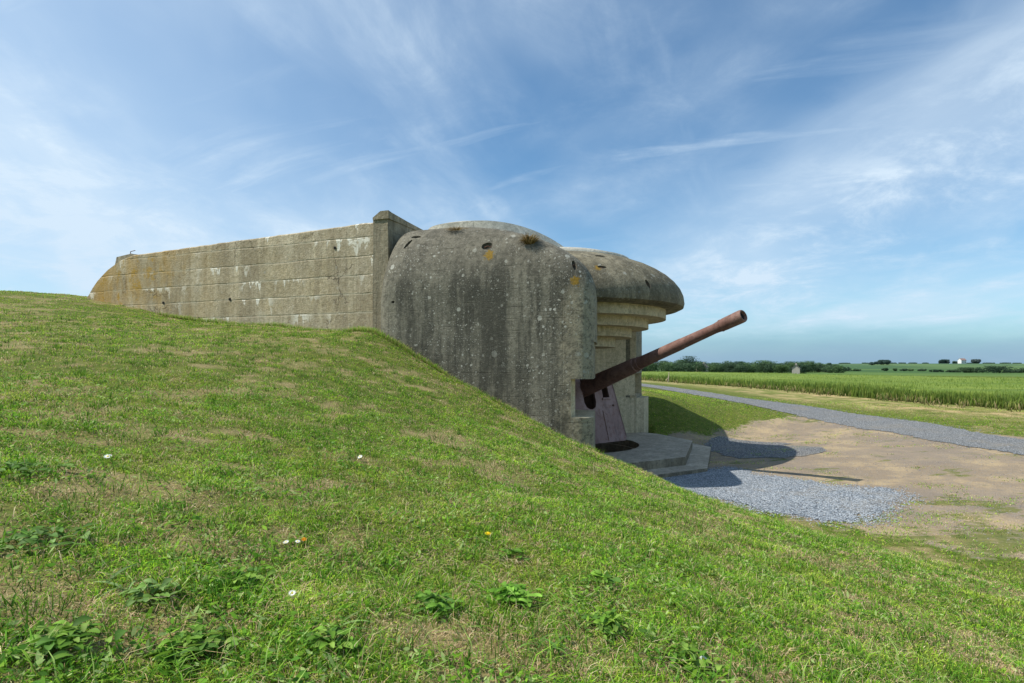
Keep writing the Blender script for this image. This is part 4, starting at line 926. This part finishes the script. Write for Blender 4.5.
for j,(x_,yt,wp,Y_,lb) in enumerate([(970,367.5,24,330,'pale bushy hedge shrub left of the big dark one'),(993,366,30,320,'largest dark round shrub beyond the right end of the crop'),(1012,370,18,330,'small shrub between the largest shrub and the picture edge'),
      (1030,368,26,335,'bushy shrub cut by the right edge of the picture'),(936,372.5,12,360,'small low shrub beside the round lone valley tree'),(1060,367,30,330,'round shrub outside the right edge beyond the crop'),(954,373,14,350,'low dark shrub left of the pale hedge shrub')]):
    tree(x_, 378, yt, wp, Y_, lb, 450+j, [(.06,.10,.035),(.03,.062,.022),(.045,.08,.03)][j%3], name='shrub', cat='shrub', z0=-.05)
px = 845; i = 0                                # thin skyline hedge
while px < 1040:
    Yh = 1200; tree(px, 365, 363.2+rd.uniform(-.5,.7), rd.uniform(7,14), Yh, 'tiny hedgerow tree on the far skyline ridge', 500+i, (.05,.085,.035), name='hedge_tree', cat='tree', group='hedgerow trees along the far ridge', z0=-.1, lob=6); px += rd.uniform(10,26); i += 1
# small stone gable house
m_stone = plain('house_stone', (.36,.33,.29), .95, .3, 1.2); m_slate = plain('slate_roof', (.16,.15,.15), .8, .2, 1.); m_white = plain('white_render', (.72,.72,.70), .8, .08, .5); m_tile = plain('red_roof_tile', (.26,.17,.15), .85, .2, 1.); m_win = plain('window_dark', (.03,.035,.045), .3)
def house(px, Y, w_, d_, hh, rh, rz, wallm, roofm, name, label, cat, wins, chim=True):
    X = (px-CX)/F*Y; r = empty(name, (X,Y,hz_(X,Y)), rz, label=label, cat=cat)
    b = bmesh.new(); box(b, -w_/2, w_/2, -d_/2, d_/2, -1, hh); bm_obj('wall', b, wallm, r)
    b = bmesh.new(); loft(b, [[(x,-d_/2,hh),(x,d_/2,hh),(x,0,hh+rh-.12)] for x in (-w_/2,w_/2)]); bm_obj('gable', b, wallm, r)
    b = bmesh.new()
    for s in (-1,1): loft(b, [[(x,s*(d_/2+.35),hh-.2),(x,s*(d_/2+.35),hh+.02),(x,s*.01,hh+rh+.15),(x,s*.01,hh+rh-.05)] for x in (-w_/2-.3,w_/2+.3)])
    rf = bm_obj('roof', b, roofm, r)
    if chim: b = bmesh.new(); box(b, w_/2-1.1, w_/2-.3, -.4, .4, hh+rh-.8, hh+rh+.9); bm_obj('chimney', b, wallm, rf)
    for (x,z,ww,wh) in wins:
        b = bmesh.new(); box(b, x-ww/2, x+ww/2, -d_/2-.03, -d_/2+.1, z, z+wh); bm_obj('window', b, m_win, r)
    return r
house(796, 290, 3.2, 3.6, 2.8, 1.7, radians(62), m_stone, m_slate, 'stone_house', 'small grey stone gabled house between two trees at the field edge', 'house', [(-.8,1,.8,1.1),(1.,.2,.9,1.9)])
house(962, 1110, 11, 8, 6.5, 3.5, radians(8), m_white, m_tile, 'white_farmhouse', 'white farmhouse with reddish roof on the right hand hilltop', 'house', [(-3.5,1,1.2,1.8),(0,1,1.2,1.8),(3.5,1,1.2,1.8),(-3.5,4,1.2,1.6),(0,4,1.2,1.6),(3.5,4,1.2,1.6)])
house(702, 318, 4.5, 5, 3.2, 2.0, radians(20), plain('cream_wall', (.5,.45,.35), .9, .15, 1.), m_slate, 'cottage', 'cream cottage half hidden among the trees of the far wood', 'house', [(0,1,1,1.2)])
# forked marker stake at the field margin
sx, sy = (668-CX)/F*62, 62.; st = empty('wooden_stake', (sx,sy,hz_(sx,sy)), label='weathered forked wooden stake standing at the edge of the barley field', cat='stake')
b = bmesh.new(); tube(b, (0,0,-.2),(.12,0,1.1),.06,.05,8); bm_obj('post', b, plain('grey_wood', (.40,.34,.25), .9), st)
b = bmesh.new(); tube(b, (.05,0,.5),(-.28,0,.2),.04,.03,8); bm_obj('brace', b, bpy.data.materials['grey_wood'], st)
